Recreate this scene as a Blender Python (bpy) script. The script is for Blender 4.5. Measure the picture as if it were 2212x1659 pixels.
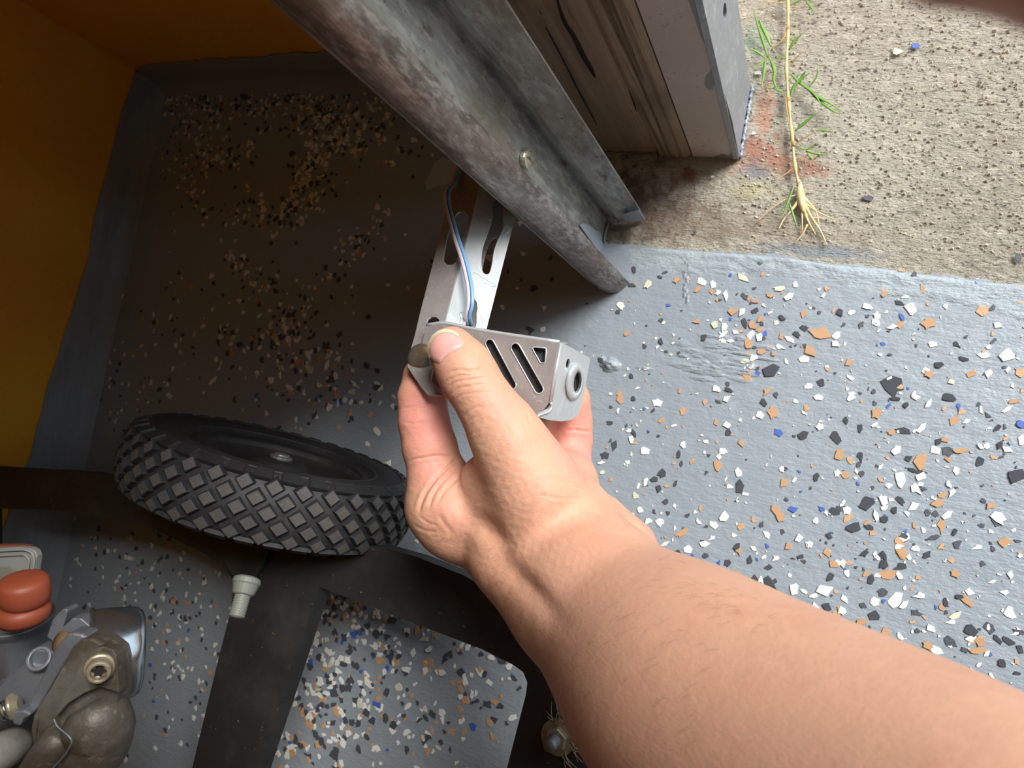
import bpy, bmesh, math, random
import numpy as np
from mathutils import Matrix, Vector
from mathutils import noise as mn
from mathutils.geometry import tessellate_polygon

# ---------------------------------------------------------------- camera, light
F_PX, W_PX, H_PX = 1550.0, 2212, 1659
NADIR = (1752.0, 1030.0)          # where the plumb line under the camera falls
HC = 0.54                          # camera height above the floor (metres)
PI = math.pi
rnd = random.Random(7)
rng = np.random.default_rng(7)

def rc(p): return np.array([p[0] - W_PX / 2, -(p[1] - H_PX / 2), -F_PX])
_dn = rc(NADIR); _dn /= np.linalg.norm(_dn)
_Z = -_dn
def _pl(p):
    r = rc(p); return r / (r @ _dn) - _dn
_X = _pl((2212, 605)) - _pl((1310, 535)); _X /= np.linalg.norm(_X)
_Y = np.cross(_Z, _X)
R = np.array([_X, _Y, _Z])
CAM = np.array([0, 0, HC])
def ray(p): return R @ rc(p)
def onz(p, z=0.0):
    r = ray(p); return CAM + r * ((z - HC) / r[2])
def dep(p, d): return CAM + ray(p) * (d / F_PX)
def cam2w(v): return np.asarray(v) @ R.T + CAM
def w2cam(v): return (np.asarray(v) - CAM) @ R
def vpl(p, a, b):                 # meet a vertical plane through a and b
    n = np.array([-(b - a)[1], (b - a)[0], 0]); r = ray(p)
    return CAM + r * (((a - CAM) @ n) / (r @ n))

sc = bpy.context.scene
for o in list(bpy.data.objects): bpy.data.objects.remove(o)
cd = bpy.data.cameras.new('camera'); co = bpy.data.objects.new('camera', cd)
sc.collection.objects.link(co); sc.camera = co
M4 = np.eye(4); M4[:3, :3] = R; M4[:3, 3] = CAM
co.matrix_world = Matrix(M4.tolist())
cd.sensor_width = 36; cd.lens = F_PX / W_PX * 36
cd.clip_start = 0.005; cd.clip_end = 60
cd.dof.use_dof = True; cd.dof.focus_distance = 0.40; cd.dof.aperture_fstop = 16

wd = bpy.data.worlds.new('world'); sc.world = wd; wd.use_nodes = True
bg = wd.node_tree.nodes['Background']
bg.inputs[0].default_value = (0.80, 0.89, 1.0, 1); bg.inputs[1].default_value = 1.55
sl = bpy.data.lights.new('sun', 'SUN'); so = bpy.data.objects.new('sun', sl); sc.collection.objects.link(so)
SUN_DIR = Vector((0.55, 0.54, 0.80)).normalized()
so.rotation_euler = SUN_DIR.to_track_quat('Z', 'Y').to_euler(); so.location = (1.5, 1.5, 3)
sl.energy = 5.0; sl.angle = math.radians(26); sl.color = (1.0, 0.96, 0.91)
sc.view_settings.view_transform = 'Standard'; sc.view_settings.look = 'None'
sc.view_settings.exposure = 0.0; sc.view_settings.gamma = 1.0
sc.view_settings.use_curve_mapping = False

# ---------------------------------------------------------------- helpers
ORG = {}
def setp(o, label=None, cat=None, group=None, kind=None):
    if label: o['label'] = label
    if cat: o['category'] = cat
    if group: o['group'] = group
    if kind: o['kind'] = kind
    return o
def thing(name, loc, label, cat, group=None):
    o = bpy.data.objects.new(name, None); sc.collection.objects.link(o)
    o.location = loc; o.empty_display_size = 0.02
    ORG[o] = np.array(loc, float)
    return setp(o, label, cat, group)
def obj(name, V, Fc, mat, parent=None, smooth=False, bevel=0, label=None, kind=None):
    V = np.asarray(V, float)
    if parent is not None: org = ORG[parent]
    else: org = np.array([(V[:, 0].min() + V[:, 0].max()) / 2, (V[:, 1].min() + V[:, 1].max()) / 2, V[:, 2].min()])
    me = bpy.data.meshes.new(name); me.from_pydata((V - org).tolist(), [], [list(map(int, f)) for f in Fc])
    bm = bmesh.new(); bm.from_mesh(me); bmesh.ops.recalc_face_normals(bm, faces=bm.faces); bm.to_mesh(me); bm.free()
    if smooth: me.polygons.foreach_set('use_smooth', [True] * len(me.polygons))
    o = bpy.data.objects.new(name, me); sc.collection.objects.link(o)
    if mat: me.materials.append(mat)
    if parent is not None: o.parent = parent
    else: o.location = org
    ORG[o] = org
    if bevel:
        b = o.modifiers.new('bevel', 'BEVEL'); b.width = bevel; b.segments = 2; b.limit_method = 'ANGLE'; b.angle_limit = math.radians(35)
        b.harden_normals = False
    if label: o['label'] = label
    if kind: o['kind'] = kind
    return o
class MB:
    def __init__(s): s.V = []; s.F = []
    def add(s, V, Fc):
        n = len(s.V); s.V += [tuple(map(float, v)) for v in V]; s.F += [[i + n for i in f] for f in Fc]; return s
    def build(s, name, mat, parent=None, **k): return obj(name, s.V, s.F, mat, parent, **k)
def box(x0, x1, y0, y1, z0, z1):
    V = [(x, y, z) for x in (x0, x1) for y in (y0, y1) for z in (z0, z1)]
    return V, [[0, 1, 3, 2], [4, 6, 7, 5], [0, 4, 5, 1], [2, 3, 7, 6], [0, 2, 6, 4], [1, 5, 7, 3]]
def prism(outer, back, holes=()):
    """outer, holes: lists of 3-D points of a flat face; back: function giving the far point of each."""
    loops = [list(map(np.asarray, outer))] + [list(map(np.asarray, h)) for h in holes]
    flat = [p for l in loops for p in l]; n = len(flat)
    tris = tessellate_polygon([[Vector(p) for p in l] for l in loops])
    V = flat + [back(p) for p in flat]; Fc = [list(t) for t in tris] + [[i + n for i in reversed(t)] for t in tris]
    k = 0
    for l in loops:
        m = len(l)
        for i in range(m):
            a, b = k + i, k + (i + 1) % m; Fc.append([a, b, b + n, a + n])
        k += m
    return V, Fc
def frame_from(d):
    d = d / np.linalg.norm(d); a = np.array([0, 0, 1.0]) if abs(d[2]) < .9 else np.array([1.0, 0, 0])
    u = np.cross(a, d); u /= np.linalg.norm(u); return u, np.cross(d, u), d
def lathe(base, axis, prof, seg=32, sy=1.0):
    """prof: list of (distance along axis, radius)"""
    u, v, d = frame_from(np.asarray(axis, float)); V = []; Fc = []
    base = np.asarray(base, float)
    for (t, r) in prof:
        for i in range(seg):
            a = 2 * PI * i / seg; V.append(base + d * t + r * (u * math.cos(a) + v * math.sin(a) * sy))
    for j in range(len(prof) - 1):
        for i in range(seg):
            Fc.append([j * seg + i, j * seg + (i + 1) % seg, (j + 1) * seg + (i + 1) % seg, (j + 1) * seg + i])
    Fc.append(list(range(seg))[::-1]); Fc.append([(len(prof) - 1) * seg + i for i in range(seg)])
    return V, Fc
def catmull(P, n=8):
    P = [np.asarray(p, float) for p in P]; Q = [2 * P[0] - P[1]] + P + [2 * P[-1] - P[-2]]; out = []
    for i in range(1, len(Q) - 2):
        for t in np.linspace(0, 1, n, endpoint=False):
            a, b, c, d = Q[i - 1:i + 3]
            out.append(.5 * ((2 * b) + (c - a) * t + (2 * a - 5 * b + 4 * c - d) * t * t + (3 * b - a - 3 * c + d) * t ** 3))
    out.append(P[-1]); return out
def tube(P, rad, seg=10, flat=None):
    """rad: number or list; flat: optional (axis vector, factor) squashing the section along the axis"""
    P = [np.asarray(p, float) for p in P]; n = len(P)
    if not hasattr(rad, '__len__'): rad = [rad] * n
    V = []; Fc = []; u = None
    for i in range(n):
        d = P[min(i + 1, n - 1)] - P[max(i - 1, 0)]; d /= np.linalg.norm(d)
        if u is None: u = frame_from(d)[0]
        u = u - d * (u @ d); u /= np.linalg.norm(u); v = np.cross(d, u)
        for k in range(seg):
            a = 2 * PI * k / seg; q = rad[i] * (u * math.cos(a) + v * math.sin(a))
            if flat is not None: q = q - flat[0] * (q @ flat[0]) * (1 - flat[1])
            V.append(P[i] + q)
    for j in range(n - 1):
        for k in range(seg): Fc.append([j * seg + k, j * seg + (k + 1) % seg, (j + 1) * seg + (k + 1) % seg, (j + 1) * seg + k])
    Fc.append(list(range(seg))[::-1]); Fc.append([(n - 1) * seg + k for k in range(seg)])
    return V, Fc
def ell(cx, cy, rx, ry, n=24, ang=0):
    c, s = math.cos(ang), math.sin(ang); out = []
    for i in range(n):
        a = 2 * PI * i / n; x, y = rx * math.cos(a), ry * math.sin(a); out.append((cx + x * c - y * s, cy + x * s + y * c))
    return out
def stad(a, b, r, n=8):           # stadium outline between two points
    a = np.array(a, float); b = np.array(b, float); d = b - a; t0 = math.atan2(d[1], d[0]); out = []
    for c, s in ((b, t0 - PI / 2), (a, t0 + PI / 2)):
        for i in range(n + 1):
            t = s + PI * i / n; out.append((c[0] + r * math.cos(t), c[1] + r * math.sin(t)))
    return out
def smooth2(P, n=4): # closed smooth loop
    P = [np.array(p, float) for p in P]; m = len(P); out = []
    for i in range(m):
        a, b, c, d = P[i - 1], P[i], P[(i + 1) % m], P[(i + 2) % m]
        for t in np.linspace(0, 1, n, endpoint=False):
            out.append(tuple(.5 * ((2 * b) + (c - a) * t + (2 * a - 5 * b + 4 * c - d) * t * t + (3 * b - a - 3 * c + d) * t ** 3)))
    return out
def plane3(a, b, c):              # each ((px,py),depth) -> function pixel -> world point on that plane
    A, B, Cc = [dep(*q) for q in (a, b, c)]
    n = np.cross(B - A, Cc - A); n /= np.linalg.norm(n)
    if n @ (CAM - A) < 0: n = -n
    f = lambda p, off=0.0: CAM + ray(p) * (((A - CAM + n * off) @ n) / (ray(p) @ n))
    return f, n

# ---------------------------------------------------------------- materials
def srgb(r, g, b):
    f = lambda c: (c / 255 / 12.92) if c / 255 <= .04045 else ((c / 255 + .055) / 1.055) ** 2.4
    return (f(r), f(g), f(b), 1)
def mat(name, col, rough=.5, metal=0.0, layers=(), bump=(), sss=0, spec=None, coat=0, coord='Object', trans=0):
    """layers: (kind, scale(3), lo, hi, colour, amount, detail); bump: (kind, scale(3), strength, distance)"""
    m = bpy.data.materials.new(name); m.use_nodes = True; nt = m.node_tree; N = nt.nodes; L = nt.links
    p = N['Principled BSDF']; tc = N.new('ShaderNodeTexCoord')
    p.inputs['Roughness'].default_value = rough; p.inputs['Metallic'].default_value = metal
    if spec is not None: p.inputs['Specular IOR Level'].default_value = spec
    if coat: p.inputs['Coat Weight'].default_value = coat; p.inputs['Coat Roughness'].default_value = .2
    def tex(kind, scale, detail=5):
        mp = N.new('ShaderNodeMapping'); L.new(tc.outputs[coord], mp.inputs[0])
        mp.inputs['Scale'].default_value = scale if hasattr(scale, '__len__') else (scale,) * 3
        mp.inputs['Location'].default_value = (rnd.random() * 9,) * 3
        if kind == 'noise':
            t = N.new('ShaderNodeTexNoise'); t.inputs['Scale'].default_value = 1; t.inputs['Detail'].default_value = detail; t.inputs['Roughness'].default_value = .65; o = t.outputs[0]
        elif kind == 'vor':
            t = N.new('ShaderNodeTexVoronoi'); t.inputs['Scale'].default_value = 1; o = t.outputs['Distance']
        elif kind == 'edge':
            t = N.new('ShaderNodeTexVoronoi'); t.feature = 'DISTANCE_TO_EDGE'; t.inputs['Scale'].default_value = 1; o = t.outputs['Distance']
        elif kind == 'wave':
            t = N.new('ShaderNodeTexWave'); t.inputs['Scale'].default_value = 1; t.inputs['Distortion'].default_value = detail; t.inputs['Detail'].default_value = 3; o = t.outputs['Color']
        L.new(mp.outputs[0], t.inputs['Vector']); return o
    rgb = N.new('ShaderNodeRGB'); rgb.outputs[0].default_value = col; cur = rgb.outputs[0]
    for (kind, scale, lo, hi, c, amt, *dt) in layers:
        if kind == 'mask': fac = c_mask(N, L, tc, scale); 
        else: fac = tex(kind, scale, dt[0] if dt else 5)
        mr = N.new('ShaderNodeMapRange'); L.new(fac, mr.inputs[0]); mr.inputs[1].default_value = lo; mr.inputs[2].default_value = hi
        mr.inputs[3].default_value = 0; mr.inputs[4].default_value = amt
        mx = N.new('ShaderNodeMix'); mx.data_type = 'RGBA'; L.new(mr.outputs[0], mx.inputs[0]); L.new(cur, mx.inputs[6]); mx.inputs[7].default_value = c; cur = mx.outputs[2]
    L.new(cur, p.inputs['Base Color']); nrm = None
    for (kind, scale, st, dist) in bump:
        b = N.new('ShaderNodeBump'); b.inputs['Strength'].default_value = st; b.inputs['Distance'].default_value = dist
        L.new(tex(kind, scale), b.inputs['Height'])
        if nrm: L.new(nrm, b.inputs['Normal'])
        nrm = b.outputs[0]
    if nrm: L.new(nrm, p.inputs['Normal'])
    if sss:
        p.inputs['Subsurface Weight'].default_value = sss; p.inputs['Subsurface Radius'].default_value = (1, .35, .2); p.inputs['Subsurface Scale'].default_value = .004
    m['_cur'] = 1
    return m
def c_mask(N, L, tc, args):       # soft round stain or painted shadow: centre xyz, radii xyz, wobble
    (c, r, wob) = args
    ns = N.new('ShaderNodeTexNoise'); ns.inputs['Scale'].default_value = wob[0]; ns.inputs['Detail'].default_value = 6; L.new(tc.outputs['Object'], ns.inputs['Vector'])
    s = N.new('ShaderNodeVectorMath'); s.operation = 'SUBTRACT'; L.new(tc.outputs['Object'], s.inputs[0]); s.inputs[1].default_value = c
    d = N.new('ShaderNodeVectorMath'); d.operation = 'DIVIDE'; L.new(s.outputs[0], d.inputs[0]); d.inputs[1].default_value = r
    l = N.new('ShaderNodeVectorMath'); l.operation = 'LENGTH'; L.new(d.outputs[0], l.inputs[0])
    a = N.new('ShaderNodeMath'); a.operation = 'MULTIPLY_ADD'; L.new(ns.outputs[0], a.inputs[0]); a.inputs[1].default_value = wob[1]; a.inputs[2].default_value = -wob[1] / 2
    b = N.new('ShaderNodeMath'); b.operation = 'ADD'; L.new(l.outputs['Value'], b.inputs[0]); L.new(a.outputs[0], b.inputs[1])
    i = N.new('ShaderNodeMath'); i.operation = 'SUBTRACT'; i.inputs[0].default_value = 1.0; L.new(b.outputs[0], i.inputs[1]); return i.outputs[0]

M = {}
M['floor'] = mat('grey_floor_paint', srgb(146, 156, 164), .34, 0, [('noise', 9, .45, .7, srgb(138, 149, 160), .6), ('noise', 60, .6, .75, srgb(165, 174, 180), .5)],
                 [('noise', (200, 420, 200), .35, .0014), ('noise', 45, .4, .003), ('noise', (30, 160, 30), .3, .002)])
M['skirt'] = mat('grey_skirting_paint', srgb(140, 148, 158), .55, 0, [('noise', (10, 10, 60), .4, .7, srgb(118, 126, 138), .7)], [('noise', (60, 60, 300), .4, .0012)])
M['edgepaint'] = mat('rough_edge_paint', srgb(160, 172, 178), .34, 0, [('noise', 60, .45, .65, srgb(146, 156, 164), .9)], [('noise', (160, 340, 200), .6, .0022), ('noise', (60, 160, 60), .5, .003)])
M['orange'] = mat('orange_wall_paint', srgb(236, 170, 44), .6, 0, [('noise', (5, 5, 5), .45, .75, srgb(218, 142, 32), .7)], [('noise', (30, 30, 30), .6, .004), ('noise', (120, 120, 20), .3, .001)])
M['ceil'] = mat('plain_ceiling', srgb(205, 196, 182), .9)
M['white_wall'] = mat('dull_wall', srgb(220, 190, 140), .9)
FL = {'w': mat('white_flake', srgb(232, 232, 226), .5, 0, (), [('noise', 500, .3, .0008)]),
      'k': mat('charcoal_flake', srgb(74, 78, 86), .5, 0, (), [('noise', 500, .5, .001)]),
      'o': mat('tan_flake', srgb(200, 158, 118), .5, 0, [('noise', 300, .5, .7, srgb(186, 138, 98), .6)], [('noise', 500, .4, .001)]),
      'b': mat('blue_flake', srgb(72, 104, 182), .45), 'c': mat('cream_flake', srgb(208, 208, 186), .6)}

# ---------------------------------------------------------------- the setting
XL, YF = -0.7183, 0.2933          # inner faces of the left and the front wall
ROOM_R, ROOM_B, ZC = 2.4, -3.0, 2.35
def struct(name, V, Fc, m, **k):
    o = obj(name, V, Fc, m, **k); o['kind'] = 'structure'; return o
TH = [(1290, 522), (1314, 525), (1348, 526), (1385, 531), (1420, 533), (1450, 537), (1483, 539), (1530, 543), (1574, 545), (1620, 547), (1664, 548), (1709, 554),
      (1740, 565), (1790, 569), (1850, 573), (1911, 579), (1960, 587), (2007, 592), (2040, 593), (2081, 602), (2120, 604), (2167, 611), (2212, 613), (2300, 622), (2420, 628)]
th = [onz(p) for p in TH]
edge = [np.array([XL, YF, 0]), np.array([-.19, YF, 0]), np.array([-.186, .150, 0])]
for i in range(len(th) - 1):
    for t in (0, .25, .5, .75):
        q = th[i] * (1 - t) + th[i + 1] * t; edge.append(q + np.array([0, rnd.uniform(-.0011, .0011), 0]))
edge += [np.array([x, .149 + rnd.uniform(-.002, .002), 0]) for x in np.arange(.3, ROOM_R, .02)]
outl = [np.array([XL, ROOM_B, 0])] + edge + [np.array([ROOM_R, .149, 0]), np.array([ROOM_R, ROOM_B, 0])]
V, Fc = prism(outl, lambda p: p - np.array([0, 0, .05]))
floor = struct('floor', V, Fc, M['floor'], bevel=.0008)
floor['label'] = 'grey painted garage floor scattered with colour flakes'

# raised, brushed rough rim of paint just inside the threshold
def strip(lo, hi, h, n=160, m=8):
    V = []; Fc = []
    for i in range(n + 1):
        t = i / n; k = t * (len(lo) - 1); a = int(min(k, len(lo) - 2)); f = k - a
        p0 = lo[a] * (1 - f) + lo[a + 1] * f; k = t * (len(hi) - 1); a = int(min(k, len(hi) - 2)); f = k - a; p1 = hi[a] * (1 - f) + hi[a + 1] * f
        for j in range(m + 1):
            s = j / m; q = p0 * (1 - s) + p1 * s; w = min(1, 2.2 * math.sin(PI * s)) * min(1, t * 6) * (.45 + .9 * abs(mn.noise(Vector((q[0] * 50, q[1] * 130, 1))))); w *= 1 - .6 * (1 - s)
            V.append((q[0], q[1], h * w * (.75 + .5 * rnd.random()) - .0001))
    for i in range(n):
        for j in range(m):
            a = i * (m + 1) + j; Fc.append([a, a + 1, a + m + 2, a + m + 1])
    return V, Fc
lo = [onz(p) for p in [(1350, 600), (1420, 580), (1490, 600), (1600, 595), (1700, 600), (1800, 612), (1900, 640), (1960, 652), (2060, 660), (2140, 672), (2212, 700), (2420, 720)]]
hi = [onz(p) for p in [(1340, 530), (1420, 536), (1500, 542), (1600, 549), (1700, 557), (1800, 572), (1900, 580), (2000, 594), (2080, 603), (2160, 612), (2240, 618), (2420, 630)]]
V, Fc = strip(lo, hi, .0016, 340, 16)
obj('threshold_ridge', V, Fc, M['edgepaint'], floor, smooth=True, label='rough raised paint rim along the threshold')
# a few lumps and scars under the paint
def lump(px, py, rx, ry, h, seed=0):
    c = onz((px, py)); V = []; Fc = []; n, m = 24, 6; r2 = random.Random(seed)
    ph = [r2.uniform(-.18, .18) for _ in range(n)]
    for j in range(m + 1):
        for i in range(n):
            a = 2 * PI * i / n; s = j / m
            V.append((c[0] + rx * s * (1 + ph[i]) * math.cos(a), c[1] + ry * s * (1 + ph[i]) * math.sin(a), h * (1 - s * s) ** 1.0 * (1 + (.35 * r2.uniform(-1, 1) if j < m else 0)) + .0001))
    for j in range(m):
        for i in range(n): Fc.append([j * n + i, j * n + (i + 1) % n, (j + 1) * n + (i + 1) % n, (j + 1) * n + i])
    return V, Fc
for k, (px, py, rx, ry, h) in enumerate([(1318, 787, .0085, .006, .004), (1302, 776, .004, .003, .003)]):
    obj('paint_lump', *lump(px, py, rx, ry, h, k), M['floor'], floor, smooth=True)
mb = MB()
for k in range(46):
    px = rnd.gauss(1540, 55); py = rnd.gauss(775, 22); mb.add(*lump(px, py, rnd.uniform(.004, .013), rnd.uniform(.0012, .003), rnd.uniform(.0004, .0009), k))
for k in range(14):
    mb.add(*lump(1483 + rnd.uniform(-5, 5), 560 + k * 7, .0014, .0026, .0007, k + 90))
mb.build('paint_scar', M['floor'], floor, smooth=True, kind='stuff')
mb = MB(); mb.add(*prism([onz(p, .0006) for p in [(918, 392), (930, 372), (938, 352), (955, 340), (975, 345), (1000, 350), (998, 372), (980, 392), (958, 400), (940, 402), (922, 412)]], lambda p: p - np.array([0, 0, .0008])))
mb.build('paint_blob', mat('pale_daub', srgb(176, 186, 196), .6), floor, label='pale paint daub on the dark floor')

# concrete apron outside
def conc(name):
    P = lambda x, y: tuple(onz((x, y)) - ORGC)
    ls = [('noise', (6, 6, 6), .4, .68, srgb(176, 168, 152), .8), ('noise', (70, 150, 70), .52, .62, srgb(220, 212, 194), .8, 8),
          ('noise', (110, 240, 110), .60, .66, srgb(120, 112, 102), .85, 8), ('noise', (300, 520, 300), .58, .66, srgb(138, 130, 118), .8, 6), ('vor', (260, 340, 260), .22, .1, srgb(216, 212, 202), .6)]
    for (x, y, rx, ry, c, a) in [(1640, 330, .022, .017, srgb(190, 132, 108), 1.3), (1700, 355, .034, .012, srgb(194, 142, 118), 1.1), (1655, 240, .009, .025, srgb(214, 160, 130), .9),
                                 (1635, 370, .012, .009, srgb(158, 160, 165), 1.4), (1630, 410, .020, .009, srgb(214, 208, 168), 1.2), (1625, 85, .012, .016, srgb(170, 190, 172), 1.0),
                                 (1740, 540, .04, .006, srgb(160, 170, 176), 1.3), (1820, 545, .03, .005, srgb(160, 170, 176), 1.2),
                                 (1330, 440, .05, .045, srgb(92, 78, 72), 1.3), (1450, 470, .06, .024, srgb(140, 122, 108), 1.2), (1480, 380, .014, .008, srgb(150, 96, 70), 1.2),  # first two mostly paint the post's soft shadow into the concrete colour
                                 (1600, 490, .10, .012, srgb(176, 162, 142), .8)]:
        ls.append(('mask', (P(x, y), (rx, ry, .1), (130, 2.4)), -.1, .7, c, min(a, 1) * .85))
    return mat(name, srgb(204, 197, 180), .92, 0, ls, [('noise', (60, 110, 60), .7, .006), ('noise', (180, 420, 180), 1.0, .006), ('vor', (240, 300, 240), .35, .002)])
ORGC = np.array([.6, 2.7, -.06])
nx, ny = 220, 90
V = []; Fc = []
xs = np.concatenate([np.linspace(-.26, .30, nx)]); ys = np.linspace(.128, .47, ny)
for x in xs:
    for y in ys:
        h = mn.fractal(Vector((x * 60, y * 120, 3)), .8, 2.1, 4) * .0011 - .0016
        if y < .1585: h = min(h, -.002)
        V.append((x, y, min(h, -.0003)))
for i in range(nx - 1):
    for j in range(ny - 1): a = i * ny + j; Fc.append([a, a + ny, a + ny + 1, a + 1])
for (x0, x1, y0, y1) in ((-3, -.26, .2655, 5.4), (.30, 4.2, .1, 5.4), (-.26, .30, .47, 5.4)):
    n = len(V); V += [(x0, y0, -.0016), (x1, y0, -.0016), (x1, y1, -.0016), (x0, y1, -.0016)]; Fc.append([n, n + 1, n + 2, n + 3])
n = len(V); V += [(-3, 0.1, -.06), (4.2, .1, -.06), (4.2, 5.4, -.06), (-3, 5.4, -.06)]; Fc.append([n, n + 3, n + 2, n + 1])
ORGC = np.array([.6, 2.75, -.06])
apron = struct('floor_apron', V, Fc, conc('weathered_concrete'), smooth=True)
apron['label'] = 'rough weathered concrete apron outside the threshold'
mb = MB()
Mgrit = mat('grit', srgb(205, 196, 178), .9, 0, [('noise', 90, .5, .6, srgb(150, 142, 130), .9), ('noise', 140, .6, .65, srgb(240, 238, 230), .9)])
for k in range(1500):
    px = rnd.uniform(1600, 2400); py = rnd.uniform(-40, 600)
    c = onz((px, py)); 
    if c[1] < .165: continue
    s = rnd.uniform(.0005, .0016); a = rnd.random() * 6
    V = [(c[0] + s * math.cos(a + t) * rnd.uniform(.7, 1.4), c[1] + s * math.sin(a + t) * rnd.uniform(.5, 1), -.0012) for t in (0, 1.6, 3.1, 4.7)] + [(c[0], c[1], s * .7 - .0008)]
    mb.add(V, [[0, 1, 4], [1, 2, 4], [2, 3, 4], [3, 0, 4]])
mb.build('grit', Mgrit, apron, kind='stuff')
def flake_poly(s, asp, seed, n=None, th=.0005):
    r2 = random.Random(seed); n = n or r2.choice([4, 5, 6, 7, 8, 9]); V = []
    for i in range(n):
        a = 2 * PI * (i + r2.uniform(-.42, .42)) / n; q = r2.uniform(.52, 1.25); V.append((s * q * math.cos(a), s * asp * q * math.sin(a), 0))
    m = len(V); V2 = [(x * .96, y * .96, th) for x, y, _ in V]
    return V + V2, [list(range(m))[::-1], [i + m for i in range(m)]] + [[i, (i + 1) % m, (i + 1) % m + m, i + m] for i in range(m)]
for (px, py, s, c, seed) in [(1979, 100, .0042, 'b', 3), (1872, 428, .0042, 'k', 11), (1940, 112, .005, 'c', 8), (1637, 158, .003, 'w', 9), (1628, 288, .0022, 'w', 10), (1540, 382, .0016, 'w', 4)]:
    p = onz((px, py)); V, Fc = flake_poly(s, .6, seed)
    obj('stray_flake', [(x + p[0], y + p[1], z + .0002) for x, y, z in V], Fc, FL[c], apron)

# walls, seen only low down
V, Fc = box(XL - .12, XL, ROOM_B, YF + .15, -.05, ZC)
wl = struct('wall_left', V, Fc, M['orange']); wl['label'] = 'orange brush-painted rendered left wall'
V, Fc = box(XL, -.215, YF, YF + .15, -.05, ZC)
wf = struct('wall_front', V, Fc, M['orange']); wf['label'] = 'orange painted wall beside the door opening'
struct('wall_right', *box(ROOM_R, ROOM_R + .12, ROOM_B, YF + .15, -.05, ZC), M['white_wall'])
struct('wall_back', *box(XL - .12, ROOM_R + .12, ROOM_B - .12, ROOM_B, -.05, ZC), M['orange'])
struct('ceiling', *box(XL - .12, ROOM_R + .12, ROOM_B - .12, YF + .15, ZC, ZC + .1), M['ceil'])
struct('wall_front_header', *box(-.215, ROOM_R, YF - .02, YF + .15, 2.12, ZC), M['orange'])
# added unseen roller door, half raised: its ribbed slats darken the lower left
SHADE_DOOR_Z = .85
mdoor = mat('shade_door_steel', srgb(150, 150, 146), .5, .3)
door = struct('shade_door', *box(-.165, ROOM_R, .140, .150, SHADE_DOOR_Z - .04, SHADE_DOOR_Z), mdoor); door['label'] = 'half-raised ribbed steel roller door, added unseen above the view for shade'
zz = SHADE_DOOR_Z
while zz < 2.14:
    V = []; n_ = 6
    for xx in (-.165, ROOM_R):
        for i in range(n_ + 1): V.append((xx, .145 - .006 * math.sin(PI * i / n_), zz + .075 * i / n_))
    obj('shade_slat', V, [[i, i + 1, n_ + 2 + i, n_ + 1 + i] for i in range(n_)], mdoor, door, smooth=True); zz += .0755
# grey paint carried up the walls, brushed edge on top
def band(name, a, b, inn, pts, m):
    """a,b ends on the floor; inn: inward unit vector; pts: (fraction, height)"""
    a = np.array(a); b = np.array(b); inn = np.array(inn); V = []; Fc = []; n = 220
    fr = [p[0] for p in pts]; hh = [p[1] for p in pts]; L = np.linalg.norm(b - a); step = 0; val = 0
    for i in range(n + 1):
        t = i / n
        if step <= 0: step = rnd.choice([2, 3, 4, 6]); val = rnd.uniform(-1, 1) * (.0022 if t < .055 or inn[1] else .0060)
        step -= 1
        h = np.interp(t, fr, hh) + val + rnd.uniform(-1, 1) * .0008
        q = a + (b - a) * t
        for (o, z) in ((.0012, h), (.0022, h - .004), (.0022, .016), (.0035, .010), (.008, .003), (.013, .0004), (.014, -.001)):
            V.append(q + inn * o + np.array([0, 0, z]))
    for i in range(n):
        for j in range(6): k = i * 7 + j; Fc.append([k, k + 1, k + 8, k + 7])
    o = struct(name, V, Fc, m, smooth=True); return o
bl = band('baseboard_left', (XL, YF, 0), (XL, ROOM_B, 0), (1, 0, 0), [(0, .033), (.01, .036), (.064, .043), (.1, .053), (.126, .056), (.15, .062), (1, .07)], M['skirt'])
bl['label'] = 'grey painted band and cove at the foot of the orange left wall'
bf = band('baseboard_front', (XL, YF, 0), (-.2, YF, 0), (0, -1, 0), [(0, .033), (.05, .043), (.3, .049), (.58, .054), (1, .06)], M['skirt'])
bf['label'] = 'grey painted band and cove below the orange front wall'

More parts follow.
